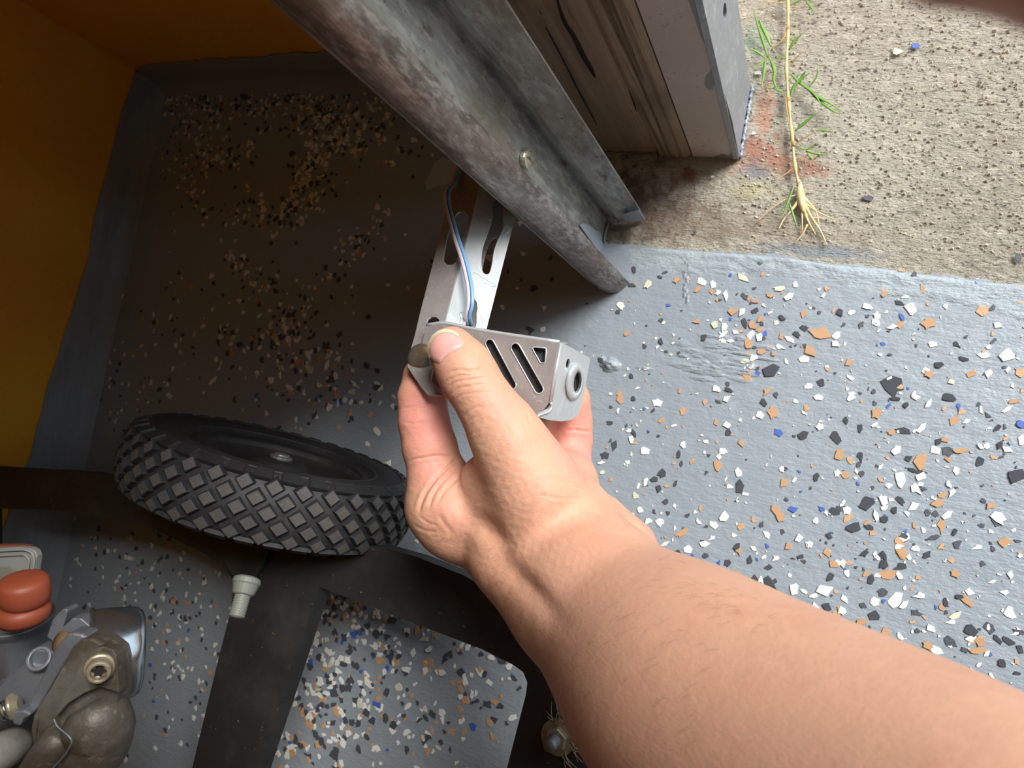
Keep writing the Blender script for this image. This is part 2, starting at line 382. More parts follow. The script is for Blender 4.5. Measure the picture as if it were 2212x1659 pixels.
# ---------------------------------------------------------------- flakes on the floor
flk = []   # (x, y, half size, aspect, angle, colour)
def crop(ox, oy, s, rows):
    for r in rows.split(';'):
        x, y, w, c = r.split(); p = onz((ox + float(x) * s, oy + float(y) * s)); d = (HC / .93)
        flk.append((p[0], p[1], float(w) * s * .5 * .55 / F_PX, rnd.uniform(.45, .95), rnd.uniform(0, PI), c))
crop(1280, 480, .226, "400 455 90 k;700 480 65 k;645 525 55 k;800 550 70 o;375 605 85 k;410 595 40 o;535 600 105 c;275 795 110 w;190 840 35 w;245 860 50 k;725 795 50 b;650 935 60 k;680 960 40 w;1000 950 75 o;330 1070 80 o;495 1180 65 k;605 1110 50 w;655 1140 80 k;620 1190 55 w;770 1155 45 w;820 1250 40 k;705 1238 35 k;750 1265 30 w;1060 1105 70 k;1045 575 100 w;1150 588 80 w;1010 640 80 o;1138 665 75 o;1205 670 75 w;1280 700 110 w;1215 745 60 k;1380 685 45 k;1085 328 60 k;1320 505 45 b;1440 525 130 c;1595 385 65 k;1540 635 45 k;1630 492 65 o;1785 640 120 c;1700 700 95 o;1885 705 95 w;1940 595 60 w;1450 710 65 k;1500 730 70 o;1565 760 80 o;1510 770 50 k;1555 845 100 k;1345 845 110 o;1435 860 90 w;1640 800 50 w;1700 865 70 w;1810 915 100 k;2025 880 90 o;2110 820 45 k;2165 860 45 k;1320 925 35 b;1225 930 50 w;1450 965 100 k;1530 985 115 o;1605 925 70 o;1615 970 60 k;1600 1035 70 o;1640 1065 65 b;1265 1005 100 w;1165 985 75 c;1370 1050 80 w;1420 1040 50 o;1255 1075 100 w;1245 1135 80 w;1320 1140 70 w;1380 1115 60 k;1520 1080 130 w;1590 1105 80 w;1500 1160 130 o;1545 1195 55 k;1635 1115 45 k;1755 965 55 w;2020 1005 100 k;1955 1070 85 k;1805 1090 80 o;1880 1115 95 w;1785 1190 95 w;2150 1075 110 o;2085 1225 120 o;2030 1180 40 k;1490 1255 65 o;1610 1245 90 o;1540 1300 90 w;1730 1255 70 o;1850 1330 65 w;2010 1310 90 w;1485 1465 130 o;1520 1385 50 w;1575 1400 45 k;1580 1445 55 b;1720 1408 150 k;1455 1330 90 c;340 1405 40 w;515 1400 50 w;370 1470 80 k;310 1465 45 w;515 1505 35 o;430 1585 60 w;835 1610 75 o;1185 1410 50 o;1190 1595 95 w;1285 1545 50 k;1300 1605 80 k;1670 1615 90 o;2060 1570 90 w;2180 1540 65 k;260 1640 70 o;170 1640 50 w;1745 1645 60 k")
crop(1740, 500, .2134, "780 590 70 o;800 640 80 o;1010 665 80 w;950 720 85 k;1070 790 130 w;625 765 90 w;190 640 65 w;215 578 55 o;290 795 65 o;355 820 95 k;470 815 70 w;730 850 75 w;820 812 50 w;970 860 80 b;715 915 110 w;960 950 90 o;880 972 90 w;1240 920 120 o;1185 580 80 o;1240 735 45 o;1420 765 55 w;385 945 60 k;560 945 65 k;5 980 60 k;150 1045 200 o;320 1060 95 w;310 1135 90 w;395 1135 45 w;740 1003 50 w;1365 870 35 w;1890 770 70 k;1950 945 85 w;2175 725 60 o;2185 585 70 o;1100 445 70 k;980 400 65 o;1725 530 38 b;1890 1038 50 o;1920 1090 40 k;780 1138 50 b;725 1148 28 b;1120 1153 35 k;1525 1140 80 k;1600 1290 95 k;1290 1145 75 w;1805 1260 100 w;2025 1250 120 w;1850 1170 55 w;755 1250 60 w;855 1242 50 k;435 1330 80 o;215 1390 55 o;215 1370 45 w;1350 1360 85 k;1252 1440 80 o;1680 1440 120 o;1860 1440 100 w;2012 1370 50 k;460 1480 90 w;155 1535 80 k;30 1570 85 w;850 1485 80 w;900 1550 220 k;955 1575 70 o;1040 1588 28 b;695 1625 60 k;640 1590 45 k;420 1595 45 w;470 1640 65 w;1475 1520 75 c;2100 1562 55 w;2195 1615 50 o;1095 1645 80 w;1240 1545 12 w;1095 1040 35 w;1095 1090 35 w;2150 1290 30 w")
crop(1280, 850, .226, "265 55 110 o;390 48 75 k;620 82 95 w;245 165 70 w;390 142 42 w;492 150 38 b;520 138 45 w;578 165 60 k;165 285 80 k;325 305 50 k;350 355 65 w;400 375 85 k;420 300 45 c;370 440 75 w;400 470 65 o;170 450 45 k;215 495 105 k;135 510 50 o;120 585 90 k;85 665 80 w;370 585 55 w;335 655 60 w;505 555 95 w;660 262 75 o;705 318 45 o;775 305 65 w;1070 75 65 o;1280 45 80 w;1205 78 60 k;1185 275 85 o;1285 300 95 w;1305 375 80 k;1410 255 45 w;868 490 80 w;825 572 80 k;775 665 60 o;850 670 60 k;955 645 95 o;1090 458 60 w;1245 560 85 w;1210 600 60 w;1195 690 95 o;1088 757 50 k;1425 470 75 o;670 768 95 k;585 820 70 k;505 850 90 w;435 885 60 w;710 885 70 o;640 912 75 k;795 865 75 k;180 820 52 o;1405 755 100 w;1275 818 65 w;1310 890 65 w;1405 875 130 k;1460 960 90 w;1385 1020 55 w;695 1035 65 k;785 1075 50 w;455 1110 90 w;380 1150 40 w;720 1148 55 k;905 1165 50 k;1030 1088 60 o;980 1130 42 w;1255 1175 90 w;535 1220 85 w;650 1228 90 w;1015 1225 75 w;1150 1250 85 w;1088 1270 55 k;790 1285 60 w;870 1320 115 o;805 1348 50 o;520 1290 100 k;700 1435 80 w;690 1375 45 o;770 1395 42 w;1145 1380 80 w;1075 1440 85 w;1355 1355 70 w;1385 1455 75 k;1400 1495 85 o;820 1535 85 k;790 1600 115 o;860 1588 60 o;1085 1552 55 k;1205 1615 50 b;1295 1612 85 k;1505 1588 75 k;1573 1585 32 b;1670 1455 50 b;1540 1480 60 w;1640 1560 55 w;1755 1572 75 w;1870 1462 75 o;1970 1385 80 w;2070 1435 75 w;1820 1320 60 k;1545 1212 70 o;1615 1248 60 k;1745 1110 110 o;1790 1185 85 o;1915 1098 105 b;2185 1105 55 b;1855 1012 55 k;1840 855 90 o;1930 825 85 w;1975 748 45 b;2140 798 85 k;1805 725 70 w;1850 720 45 k;1660 685 45 w;1780 368 80 b;2018 408 105 k;1635 92 80 k;1720 170 140 o;1600 212 75 w;1545 235 50 w;2045 140 60 o;1750 22 65 k;1940 75 50 w;2030 190 60 w;2085 903 35 k;1995 935 28 b;1910 1575 60 k;1990 1560 80 k;2030 1605 60 k")
crop(1740, 850, .2134, "120 40 85 w;460 45 90 w;895 52 90 k;1015 115 75 k;1110 35 105 w;1250 100 85 w;1450 45 105 k;1550 128 85 b;840 130 62 b;720 190 130 o;570 75 45 o;700 95 60 k;1395 160 55 o;1580 190 65 o;1752 115 42 k;2045 158 90 w;2110 80 120 o;1510 280 125 o;1632 285 70 w;1840 225 65 k;1888 270 38 k;1940 348 75 k;2020 352 50 k;2180 320 100 b;410 275 85 k;550 352 80 k;150 332 85 w;305 455 130 k;700 322 80 w;868 398 75 o;985 372 115 k;1180 340 110 w;1110 378 45 w;1410 468 90 o;1350 490 75 k;1315 580 85 w;1575 580 110 o;1440 668 85 o;2030 455 70 o;1965 525 90 k;2040 560 80 w;1768 535 85 w;1840 530 60 w;1905 648 70 o;1978 645 45 k;1760 688 85 k;355 625 125 o;450 680 70 o;555 632 110 k;537 725 70 k;570 805 70 k;520 788 60 w;320 800 90 w;405 825 100 o;510 850 55 w;832 650 50 o;925 565 95 w;1165 690 180 o;1040 650 80 k;1085 770 80 k;1170 800 95 k;1170 840 130 w;955 870 140 w;765 742 70 w;760 880 70 o;845 925 75 w;1110 960 115 w;1202 962 65 k;1515 780 70 w;1435 745 55 w;1450 918 80 w;1395 1022 80 o;1485 1000 95 w;2150 830 150 k;680 950 48 k;530 910 36 b;105 850 90 k;50 955 38 k;610 1110 145 k;790 1085 95 w;965 1080 105 k;870 1075 55 w;800 1162 75 w;900 1180 75 k;1100 1148 105 w;1330 1112 115 o;1235 1210 65 k;1440 1222 100 w;1880 1140 105 o;1795 1088 55 k;1960 1250 140 w;420 1175 95 w;385 1098 60 w;165 1165 65 b;205 1215 70 w;300 1200 95 k;260 1220 45 w;715 1230 100 w;795 1280 85 k;805 1245 50 b;630 1298 75 o;640 1348 75 k;485 1350 120 k;240 1438 90 k;1100 1335 90 o;1195 1378 60 w;1375 1330 135 o;1305 1335 55 w;1510 1400 95 k;1010 1395 70 b;1010 1445 115 w;682 1410 65 o;45 1522 75 w;225 1605 95 o;600 1620 85 k;785 1640 85 k;700 1620 50 w;970 1620 95 o;1118 1575 75 w;1745 1555 100 w;2020 1500 110 o;2145 1490 65 k;1875 1392 45 w;1235 1630 80 k;1045 1640 50 w;1710 1235 35 k;1225 1478 36 k")
crop(1500, 1180, .3219, "895 40 60 o;940 120 65 o;1000 115 60 w;1035 110 45 o;1145 50 55 k;1212 48 36 w;1270 62 58 k;1275 125 62 k;1390 50 58 o;1390 135 80 k;1310 190 100 o;1380 195 60 w;1155 182 60 o;1185 215 60 k;1235 195 45 w;1025 185 48 w;910 205 55 k;1505 205 36 o;1745 180 65 o;1562 58 48 k;1485 18 45 w;1435 70 38 w;870 285 120 w;665 290 75 w;800 330 50 w;735 300 40 w;405 222 70 k;500 235 100 k;545 235 32 k;285 178 50 o;310 252 45 k;330 335 45 o;500 145 50 k;670 390 50 o;725 420 35 k;815 415 70 w;890 405 75 k;995 435 55 w;975 415 30 o;1010 350 55 w;1355 370 120 w;1410 390 60 w;1275 368 28 b;1515 330 70 w;1685 375 75 k;1775 342 50 k;1828 368 75 o;1660 410 50 o;1620 408 26 b;1690 440 30 k;1725 508 60 w;1200 462 65 k;1120 505 85 o;1130 400 38 k;880 555 44 b;1145 590 95 w;1090 585 50 w;1290 580 70 o;1385 605 48 w;1370 635 36 k;1460 575 34 w;1498 568 40 k;1590 552 60 w;1560 660 72 o;1620 705 68 w;1120 665 85 k;1155 665 40 w;1218 680 70 k;1270 695 50 o;1295 668 55 w;1302 715 30 b;1448 745 45 k;1465 795 65 w;1405 785 40 o;1600 862 52 o;1855 570 70 k;1860 620 80 w;1920 635 60 o;1910 700 90 o;1980 720 32 b;2035 628 60 k;2105 635 95 k;2185 690 70 k;2062 782 65 k;2165 852 52 k;1895 872 60 k;1800 888 65 w;1868 838 48 w;1990 868 38 w;1990 968 60 w;1975 545 45 w;2155 585 50 w;2180 565 40 w;2120 192 50 w;2000 235 45 w;1932 118 34 k;1850 305 48 w;1700 645 45 w;1578 815 34 w;1910 795 34 w;640 195 30 w;110 165 42 w;75 62 42 k;130 205 30 k")
big = list(flk)
def rflk(px, py, w, c, dist=.6):
    p = onz((px, py))
    if p[0] < XL + .012 or p[1] > YF - .006: return None
    return (p[0], p[1], w * .5 * dist / F_PX, rnd.uniform(.55, .95), rnd.uniform(0, PI), c)
cols = lambda: rnd.choices('wkobc', [44, 35, 16, 2, 3])[0]
small = []
CL = [(1010, 400, 1, 0, 0, 0, 0)]
def cl(n, cx, cy, sx, sy, w0, w1, ang=0, cfun=cols, dist=.62):
    for _ in range(n):
        a = rnd.gauss(0, sx); b = rnd.gauss(0, sy); x = cx + a * math.cos(ang) - b * math.sin(ang); y = cy + a * math.sin(ang) + b * math.cos(ang)
        f = rflk(x, y, rnd.uniform(w0, w1), cfun(), dist)
        if f: small.append(f)
wk = lambda: rnd.choices('wkco', [40, 36, 14, 10])[0]
cl(300, 560, 225, 170, 26, 7, 18, .05, wk); cl(170, 730, 255, 90, 28, 8, 20, .3, wk); cl(130, 420, 300, 35, 60, 7, 17, .3, wk)
cl(110, 660, 385, 18, 50, 9, 21, .35, wk); cl(70, 640, 440, 45, 22, 9, 20, -.6, wk); cl(60, 520, 460, 60, 20, 9, 19, 0, wk)
cl(60, 730, 305, 40, 20, 10, 22, .3, wk); cl(60, 480, 345, 50, 16, 8, 20, -.4, wk); cl(50, 530, 590, 40, 26, 9, 19, .7, wk)
cl(60, 770, 535, 60, 16, 8, 18, -.8, wk); cl(55, 620, 690, 40, 40, 10, 20, 0, wk); cl(60, 560, 735, 80, 25, 10, 21, .1, wk)
cl(50, 700, 800, 60, 26, 10, 22, .2, wk); cl(130, 550, 780, 190, 110, 8, 20, 0, wk); cl(90, 300, 830, 60, 140, 7, 17, .3, wk)
cl(100, 780, 440, 200, 170, 7, 18, 0, wk); cl(40, 720, 880, 80, 30, 10, 22, 0); cl(18, 1130, 620, 60, 70, 10, 24, 0)
cl(150, 300, 1250, 110, 70, 9, 20, 0, wk, .56); cl(130, 400, 1420, 60, 130, 8, 19, .1, cols, .56)
cl(240, 680, 1520, 60, 110, 12, 26, .25, cols, .56); cl(150, 790, 1400, 90, 80, 10, 25, .3, cols, .56); cl(140, 900, 1560, 140, 80, 10, 25, 0, cols, .56)
cl(60, 720, 1310, 30, 22, 12, 22, .4, cols, .56); cl(45, 1010, 1440, 70, 50, 10, 24, .4, cols, .56); cl(26, 1000, 1240, 60, 30, 12, 26, .4, cols, .56)
cl(260, 1800, 1000, 300, 230, 3, 8, .1, cols, .56); cl(110, 2000, 1300, 200, 130, 3, 8, 0, cols, .56); cl(30, 1640, 690, 90, 60, 4, 9, 0, cols, .56)
cl(40, 1400, 900, 80, 150, 4, 9, 0, cols, .56)
cl(400, 1500, 1500, 700, 300, 8, 26, 0, cols, .56); cl(250, 2500, 1000, 200, 400, 8, 26, 0, cols, .56)
big.sort(key=lambda f: -f[2]); mid = sorted([f for f in small], key=lambda f: -f[2])
parts_ = big[:300]; rest = big[300:] + small
flib = {}
def fl_mesh(c, v):
    if (c, v) not in flib:
        V, Fc = flake_poly(1.0, .78, v * 17 + 5, th=.10); me = bpy.data.meshes.new('paint_flake'); me.from_pydata(V, [], Fc); me.materials.append(FL[c]); flib[(c, v)] = me
    return flib[(c, v)]
fo = Vector(ORG[floor])
for i, (x, y, s, asp, a, c) in enumerate(parts_):
    o = bpy.data.objects.new('paint_flake', fl_mesh(c, i % 14)); sc.collection.objects.link(o); o.parent = floor
    o.location = Vector((x, y, .0002 + .00025 * (i % 3))) - fo; o.rotation_euler = (rnd.gauss(0, .015), rnd.gauss(0, .015), a); o.scale = (s * 1.05, s * 1.05 * asp / .78, .0045)
for c in 'wkobc':
    mb = MB(); nm = {'w': 'white', 'k': 'charcoal', 'o': 'tan', 'b': 'blue', 'c': 'cream'}[c]
    for i, (x, y, s, asp, a, cc) in enumerate(rest):
        if cc != c: continue
        V, Fc = flake_poly(s, asp, i + 7, th=.0004); ca, sa = math.cos(a), math.sin(a); z0 = .0001 + .0002 * rnd.random()
        mb.add([(x + u * ca - v * sa, y + u * sa + v * ca, w + z0) for u, v, w in V], Fc)
    mb.build('small_flakes', FL[c], floor, kind='stuff', label='small %s flakes' % nm)

# ---------------------------------------------------------------- roller door guide channel
GALV = dict(rough=.5, metal=.75)
M['galv'] = mat('weathered_galvanised_steel', srgb(168, 172, 170), .5, .55,
    [('noise', (60, 60, 22), .42, .6, srgb(120, 124, 122), .8, 8), ('noise', (240, 240, 60), .5, .62, srgb(205, 208, 206), .55, 6),
     ('noise', (130, 130, 50), .60, .68, srgb(112, 84, 58), .7, 7), ('noise', (14, 14, 7), .5, .62, srgb(128, 118, 104), .6, 4), ('noise', (420, 420, 200), .66, .7, srgb(70, 50, 38), .8, 3)],
    [('noise', (300, 300, 160), .25, .0006)])
M['galv_lip'] = mat('rubbed_brown_galvanised_lip', srgb(150, 146, 140), .5, .5,
    [('noise', (120, 120, 36), .42, .6, srgb(98, 90, 84), .85, 9), ('noise', (400, 400, 120), .48, .62, srgb(196, 194, 190), .6, 7),
     ('noise', (26, 26, 9), .5, .6, srgb(124, 102, 88), .6, 8), ('noise', (60, 60, 10), .6, .68, srgb(76, 70, 66), .6, 8)],
    [('noise', (300, 300, 120), .4, .0008)])
M['smear'] = mat('grey_paint_smear', srgb(150, 160, 172), .4, 0, [('noise', 120, .4, .7, srgb(136, 146, 160), .5)])
def ext(sec, z0, z1, closed=True, dz=None):
    n = len(sec); zs = np.linspace(z0, z1, dz or 2); V = [(x, y, z) for z in zs for x, y in sec]; Fc = []
    for j in range(len(zs) - 1):
        for i in range(n): Fc.append([j * n + i, j * n + (i + 1) % n, (j + 1) * n + (i + 1) % n, (j + 1) * n + i])
    Fc.append(list(range(n))[::-1]); Fc.append([(len(zs) - 1) * n + i for i in range(n)]); return V, Fc
def ribbon(P, th):                 # thicken an open 2-D polyline into a closed section
    P = [np.array(p, float)[:2] for p in P]; A = []; B = []
    for i in range(len(P)):
        d = P[min(i + 1, len(P) - 1)] - P[max(i - 1, 0)]; d /= np.linalg.norm(d); nn = np.array([-d[1], d[0]])
        A.append(P[i] + nn * th / 2); B.append(P[i] - nn * th / 2)
    return A + B[::-1]
wA, wB = onz((1312, 478)), onz((1302, 560))
XW = -.1793
p_tip = onz((1396, 474)); p_B = np.array([XW, p_tip[1] - .0035, 0])
ch = thing('door_guide_channel', (XW, .15, 0), 'tall galvanised steel guide channel standing on the threshold edge with rounded rusty lip', 'door guide')
TOPZ = 2.1
flange = ribbon([p_tip, (p_B[0] + .0125, p_B[1] - .0002), (p_B[0] + .0115, p_B[1] + .0002), (p_B[0] + .0010, p_B[1] + .0040), (p_B[0], p_B[1] + .0030)], .0016)
obj('flange', *ext(flange, .004, TOPZ), M['galv'], ch)
yC = onz((1302, 560))[1]
obj('web', *ext(ribbon([(p_B[0], p_B[1] + .0032), (XW, .118)], .0016), .002, TOPZ), M['galv'], ch)
tipF = onz((1356, 611)); 
lip = []
cxl, cyl = XW + .0115, .1285
lp = [(XW, .134), (XW + .0004, .128), (XW + .0012, .1225), (XW + .004, .1175), (XW + .0085, .1146), (XW + .0145, .1138), (XW + .0205, .1156), (XW + .0245, .1192), (tipF[0] + .0004, tipF[1] + .0006)]
lpc = [np.array(p[:2]) for p in catmull([np.array([a, b, 0]) for a, b in lp], 4)]
obj('rounded_lip', *ext(ribbon(lpc, .0018), .0005, TOPZ), M['galv_lip'], ch, smooth=False, label='brown worn rounded steel lip')
# bolt head holding the bracket
bq = vpl((1132, 343), np.array([XW + .001, 0, 0]), np.array([XW + .001, 1, 0]))
prof = [(0, .0062), (.0022, .0062), (.0030, .0055), (.0034, .0040), (.0035, .0001)]
bo = obj('bolt_head', *lathe(bq, (1, 0, 0), prof, 28), mat('zinc_bolt', srgb(208, 206, 190), .3, .8, [('noise', 300, .5, .6, srgb(150, 146, 120), .7)]), ch, bevel=.0003, label='shiny zinc bolt head')
V, Fc = box(bq[0] + .0032, bq[0] + .0038, bq[1] - .0035, bq[1] + .0035, bq[2] - .0005, bq[2] + .0005)
V2, F2 = box(bq[0] + .0032, bq[0] + .0038, bq[1] - .0005, bq[1] + .0005, bq[2] - .0035, bq[2] + .0035)
mb = MB(); mb.add(V, Fc).add(V2, F2); mb.build('bolt_stamp', M['galv_lip'], bo)
# paint smeared on the foot of the channel
def onweb(p): return vpl(p, np.array([XW + .0012, 0, 0]), np.array([XW + .0012, 1, 0]))
def wsm(pts, onf, nrm, name):
    P = [onf(p) for p in pts]; V, Fc = prism(P, lambda p: p + np.array(nrm) * .0006); obj(name, V, Fc, M['smear'], ch)
wsm([(1251, 487), (1258, 482), (1272, 486), (1284, 496), (1296, 501), (1298, 516), (1304, 534), (1305, 552), (1296, 548), (1275, 520)], onweb, (1, 0, 0), 'paint_smear')
wsm([(1322, 476), (1314, 480), (1306, 498), (1303, 518), (1306, 530), (1312, 520), (1318, 500)], lambda p: vpl(p, np.array([XW + .0016, 0, 0]), np.array([XW + .0016, 1, 0])), (1, 0, 0), 'paint_smear')
wsm([(1345, 462), (1365, 457), (1380, 452), (1394, 474), (1372, 477), (1350, 478)], lambda p: vpl(p, np.array([0, p_B[1] - .0018, 0]), np.array([1, p_B[1] - .0018, 0])), (0, -1, 0), 'paint_smear')

# ---------------------------------------------------------------- door post: weathered timber and metal trim
def woodmat(n, base, seed, dark):
    return mat(n, base, .85, 0, [('noise', (24, 24, 1.6), .46, .66, dark, .6, 6), ('noise', (150, 150, 5), .48, .62, srgb(186, 168, 146), .4, 5),
        ('noise', (110, 110, 3), .60, .66, srgb(74, 58, 46), .7, 4), ('noise', (9, 9, 9), .52, .66, srgb(92, 76, 68), .6, 5), ('noise', (420, 420, 60), .66, .7, srgb(60, 46, 38), .7, 4)],
        [('noise', (120, 120, 5), .35, .0012), ('noise', (60, 60, 40), .3, .001)])
M['wood'] = woodmat('weathered_timber', srgb(168, 152, 134), 1, srgb(110, 92, 76))
M['wood2'] = woodmat('weathered_brown_timber', srgb(150, 134, 114), 2, srgb(92, 72, 54))
M['trimw'] = mat('pale_painted_trim', srgb(196, 186, 180), .6, 0, [('noise', (300, 300, 300), .62, .68, srgb(120, 110, 104), .6, 3), ('noise', (8, 8, 8), .45, .6, srgb(182, 172, 160), .6)], [('noise', 300, .35, .0008)])
M['trimg'] = mat('grey_painted_trim', srgb(146, 152, 160), .4, .2, [('noise', 60, .5, .65, srgb(172, 178, 184), .6, 6), ('noise', (200, 200, 60), .62, .68, srgb(215, 220, 224), .5, 5)], [('noise', 200, .5, .0012)])
w2, w3, w4 = onz((1496, 341)), onz((1595, 342)), onz((1624, 188))
yP = (w2[1] + w3[1]) / 2; xw = w2[0]; xt = w3[0]; yb = w4[1]
post = thing('door_post', (xw - .05, yP + .05, 0), 'weathered grey-brown timber door post with a long dark crack behind the steel channel', 'door post')
# main board
obj('timber_board', *ext([(-.214, yP + .003), (xw - .026, yP + .002), (xw - .026, yb + .05), (-.214, yb + .05)], .003, TOPZ), M['wood'], post, bevel=.001)
sec = []
x0 = xw - .0262
for i, (dx, dy) in enumerate([(0, .0008), (.004, -.001), (.0085, -.0012), (.0088, .0), (.0125, -.0016), (.0165, -.002), (.0168, -.0006), (.0205, -.0022), (.0232, -.002), (.0234, -.0003), (.0258, 0)]): sec.append((x0 + dx, yP + dy))
sec += [(x0 + .0258, yb + .05), (x0, yb + .05)]
obj('ridged_board', *ext(sec, .0045, TOPZ), M['wood2'], post, label='brown ridged timber moulding', bevel=.0004)
# the crack: a dark fibrous split proud and sunk in the board
def onpost(p, off=0): return vpl(p, np.array([0, yP + .0012 - off, 0]), np.array([1, yP + .0012 - off, 0]))
Mcr = mat('dark_split', srgb(44, 34, 28), .95)
cp = [(1200, -10), (1210, 25), (1222, 55), (1238, 80), (1250, 105), (1262, 128), (1274, 150), (1284, 168)]
wd_ = [.6, 1.6, 2.6, 3.4, 4.6, 4.0, 3.4, 1.2]
L1 = [(x - w + rnd.uniform(-1, 1), y) for (x, y), w in zip(cp, wd_)]; L2 = [(x + w * 1.2 + rnd.uniform(-1, 1), y) for (x, y), w in zip(cp, wd_)]
poly = smooth2(L1 + L2[::-1], 3)
obj('crack', *prism([onpost(p, .0004) for p in poly], lambda p: p + np.array([0, .004, 0])), Mcr, post)
for (pa, pb, pc, pd) in [((1352, 50), (1366, 96), (1372, 130), (1388, 190)), ((1410, 250), (1418, 290), (1420, 330), (1424, 345)), ((1316, 8), (1330, 60), (1340, 80), (1352, 120)), ((1290, 10), (1330, 110), (1355, 180), (1375, 240)), ((1180, 60), (1222, 140), (1252, 200), (1290, 270))]:
    pts = [onpost(p, .0003) for p in (pa, pb, pc, pd)]
    obj('grain_split', *tube(catmull(pts, 4), [.0003] + [.00055] * 11 + [.0002], 6), Mcr, post)
trim = thing('door_jamb_trim', ((xw + xt) / 2, (yP + yb) / 2, 0), 'pale painted square metal door jamb beside the timber post, grey paint on its right side', 'door jamb')
def sq(z): return None
obj('pale_face', *ext([(xw + .0006, yP), (xt - .0006, yP), (xt - .0006, yP + .0018), (xw + .0006, yP + .0018)], .0015, TOPZ), M['trimw'], trim, bevel=.0003, label='pale cream-grey front face')
hc = vpl((1566, 26), np.array([xt, 0, 0]), np.array([xt, 1, 0]))
side = [(xt, yP - .0004, .001), (xt, yb, .001), (xt, yb, TOPZ), (xt, yP - .0004, TOPZ)]
hole = [(xt, hc[1] + .0042 * math.cos(a), hc[2] + .0062 * math.sin(a)) for a in np.linspace(0, 2 * PI, 20, endpoint=False)]
obj('grey_side', *prism(side, lambda p: p - np.array([.0016, 0, 0]), [hole]), M['trimg'], trim, label='glossy grey painted side with a screw hole')
obj('inner_edge', *ext([(xt - .02, yb - .002), (xt - .0016, yb - .002), (xt - .0016, yb), (xt - .02, yb)], .001, TOPZ), M['trimg'], trim)
obj('edge_strip', *ext([(xt - .0035, yP - .0012), (xt + .0006, yP - .0012), (xt + .0006, yP + .006), (xt, yP + .006), (xt, yP), (xt - .0035, yP)], .001, TOPZ), M['trimg'], trim, bevel=.0003)
obj('backing', *box(xw + .002, xt - .004, yP + .004, yb - .004, .001, TOPZ), mat('dark_inside', srgb(40, 40, 42), .9), trim)
def onface(p): return vpl(p, np.array([0, yP - .0002, 0]), np.array([1, yP - .0002, 0]))
bl_ = smooth2([(1484, -12), (1492, 15), (1504, 50), (1513, 78), (1524, 100), (1532, 118), (1535, 138), (1534, 155), (1524, 168), (1523, 185), (1532, 194), (1541, 190), (1546, 174), (1550, 168), (1545, 140), (1530, 80), (1520, 30), (1512, -12)], 3)
obj('paint_blotch', *prism([onface(p) for p in bl_], lambda p: p + np.array([0, .0006, 0])), mat('dark_grey_paint', srgb(126, 130, 128), .45), trim, label='dark grey paint run')
obj('paint_edge', *prism([onface(p) for p in [(1535, 341), (1560, 333), (1575, 336), (1585, 322), (1570, 250), (1556, 190), (1560, 186), (1582, 262), (1596, 336), (1595, 343)]], lambda p: p + np.array([0, .0005, 0])), bpy.data.materials['dark_grey_paint'], trim)
bp = [np.array([xt + .0008 + .0012 * rnd.random(), yP + .001 + t * (yb - yP), .0004]) for t in np.linspace(0, 1, 50)]
mb = MB(); mb.add(*tube(bp, [abs(.0014 + .0016 * mn.noise(Vector((k * .45, 3, 1))) + rnd.uniform(-.0002, .0002)) for k in range(50)], 9))
mb.build('sealant_bead', M['trimg'], trim, smooth=True, label='lumpy grey sealant at the foot')

# ---------------------------------------------------------------- grass runner
Mst = mat('straw_stem', srgb(206, 190, 140), .7, 0, [('noise', (90, 90, 90), .5, .6, srgb(176, 170, 110), .7)])
Mgl = mat('green_blade', srgb(104, 148, 58), .55, 0, [('noise', (60, 60, 60), .45, .65, srgb(142, 170, 84), .8)])
Mrt = mat('dry_root', srgb(222, 200, 146), .8, 0, [('noise', (90, 90, 90), .5, .6, srgb(236, 224, 186), .8)])
Mor = mat('dry_sheath', srgb(178, 142, 98), .8)
g = thing('grass_runner', onz((1720, 380)), 'pulled-up grass runner with green blades and dry roots lying on the concrete', 'grass')
def G(x, y, z): return onz((1100 + .3617 * x, .3617 * y), z)
st = [(1670, -120), (1665, 0), (1666, 170), (1656, 400), (1668, 600), (1688, 800), (1708, 1000), (1730, 1100), (1745, 1180)]
hs = [.006, .006, .005, .007, .005, .004, .005, .004, .003]
P = [G(x, y, h) for (x, y), h in zip(st, hs)]
obj('stem', *tube(catmull(P, 6), [.0011 + .0003 * math.sin(i * 1.1) for i in range(6 * 8 + 1)], 8), Mst, g, smooth=True)
for (x, y, h) in [(1666, 170, .005), (1656, 400, .0065), (1668, 595, .005), (1700, 860, .0045), (1730, 1100, .004)]:
    c = G(x, y, h); obj('node', *lathe(c - np.array([.0, .002, 0]), (0, 1, 0), [(0, .0011), (.001, .0016), (.003, .0016), (.004, .0011)], 10), Mor, g, smooth=True)
def blade(pts, w, m, zs=(.005, .010), name='blade', fold=.35):
    n = len(pts); zz = np.linspace(zs[0], zs[1], n); C_ = catmull([G(x, y, z) for (x, y), z in zip(pts, zz)], 5); V = []; Fc = []; k = len(C_)
    for i, c in enumerate(C_):
        d = C_[min(i + 1, k - 1)] - C_[max(i - 1, 0)]; d /= np.linalg.norm(d); s = np.cross(d, [0, 0, 1]); s /= np.linalg.norm(s)
        t = i / (k - 1); ww = w * (.35 + 1.6 * t) if t < .3 else w * (1 - ((t - .3) / .7) ** 1.6) * .83 + .00008
        up = np.array([0, 0, 1.])
        V += [c - s * ww + up * ww * fold, c - up * .0002, c + s * ww + up * ww * fold, c + up * .0001]
    for i in range(k - 1):
        for j in range(4): Fc.append([i * 4 + j, i * 4 + (j + 1) % 4, i * 4 + 4 + (j + 1) % 4, i * 4 + 4 + j])
    Fc.append([0, 1, 2, 3]); Fc.append([(k - 1) * 4 + j for j in (3, 2, 1, 0)])
    obj(name, V, Fc, m, g, smooth=True)
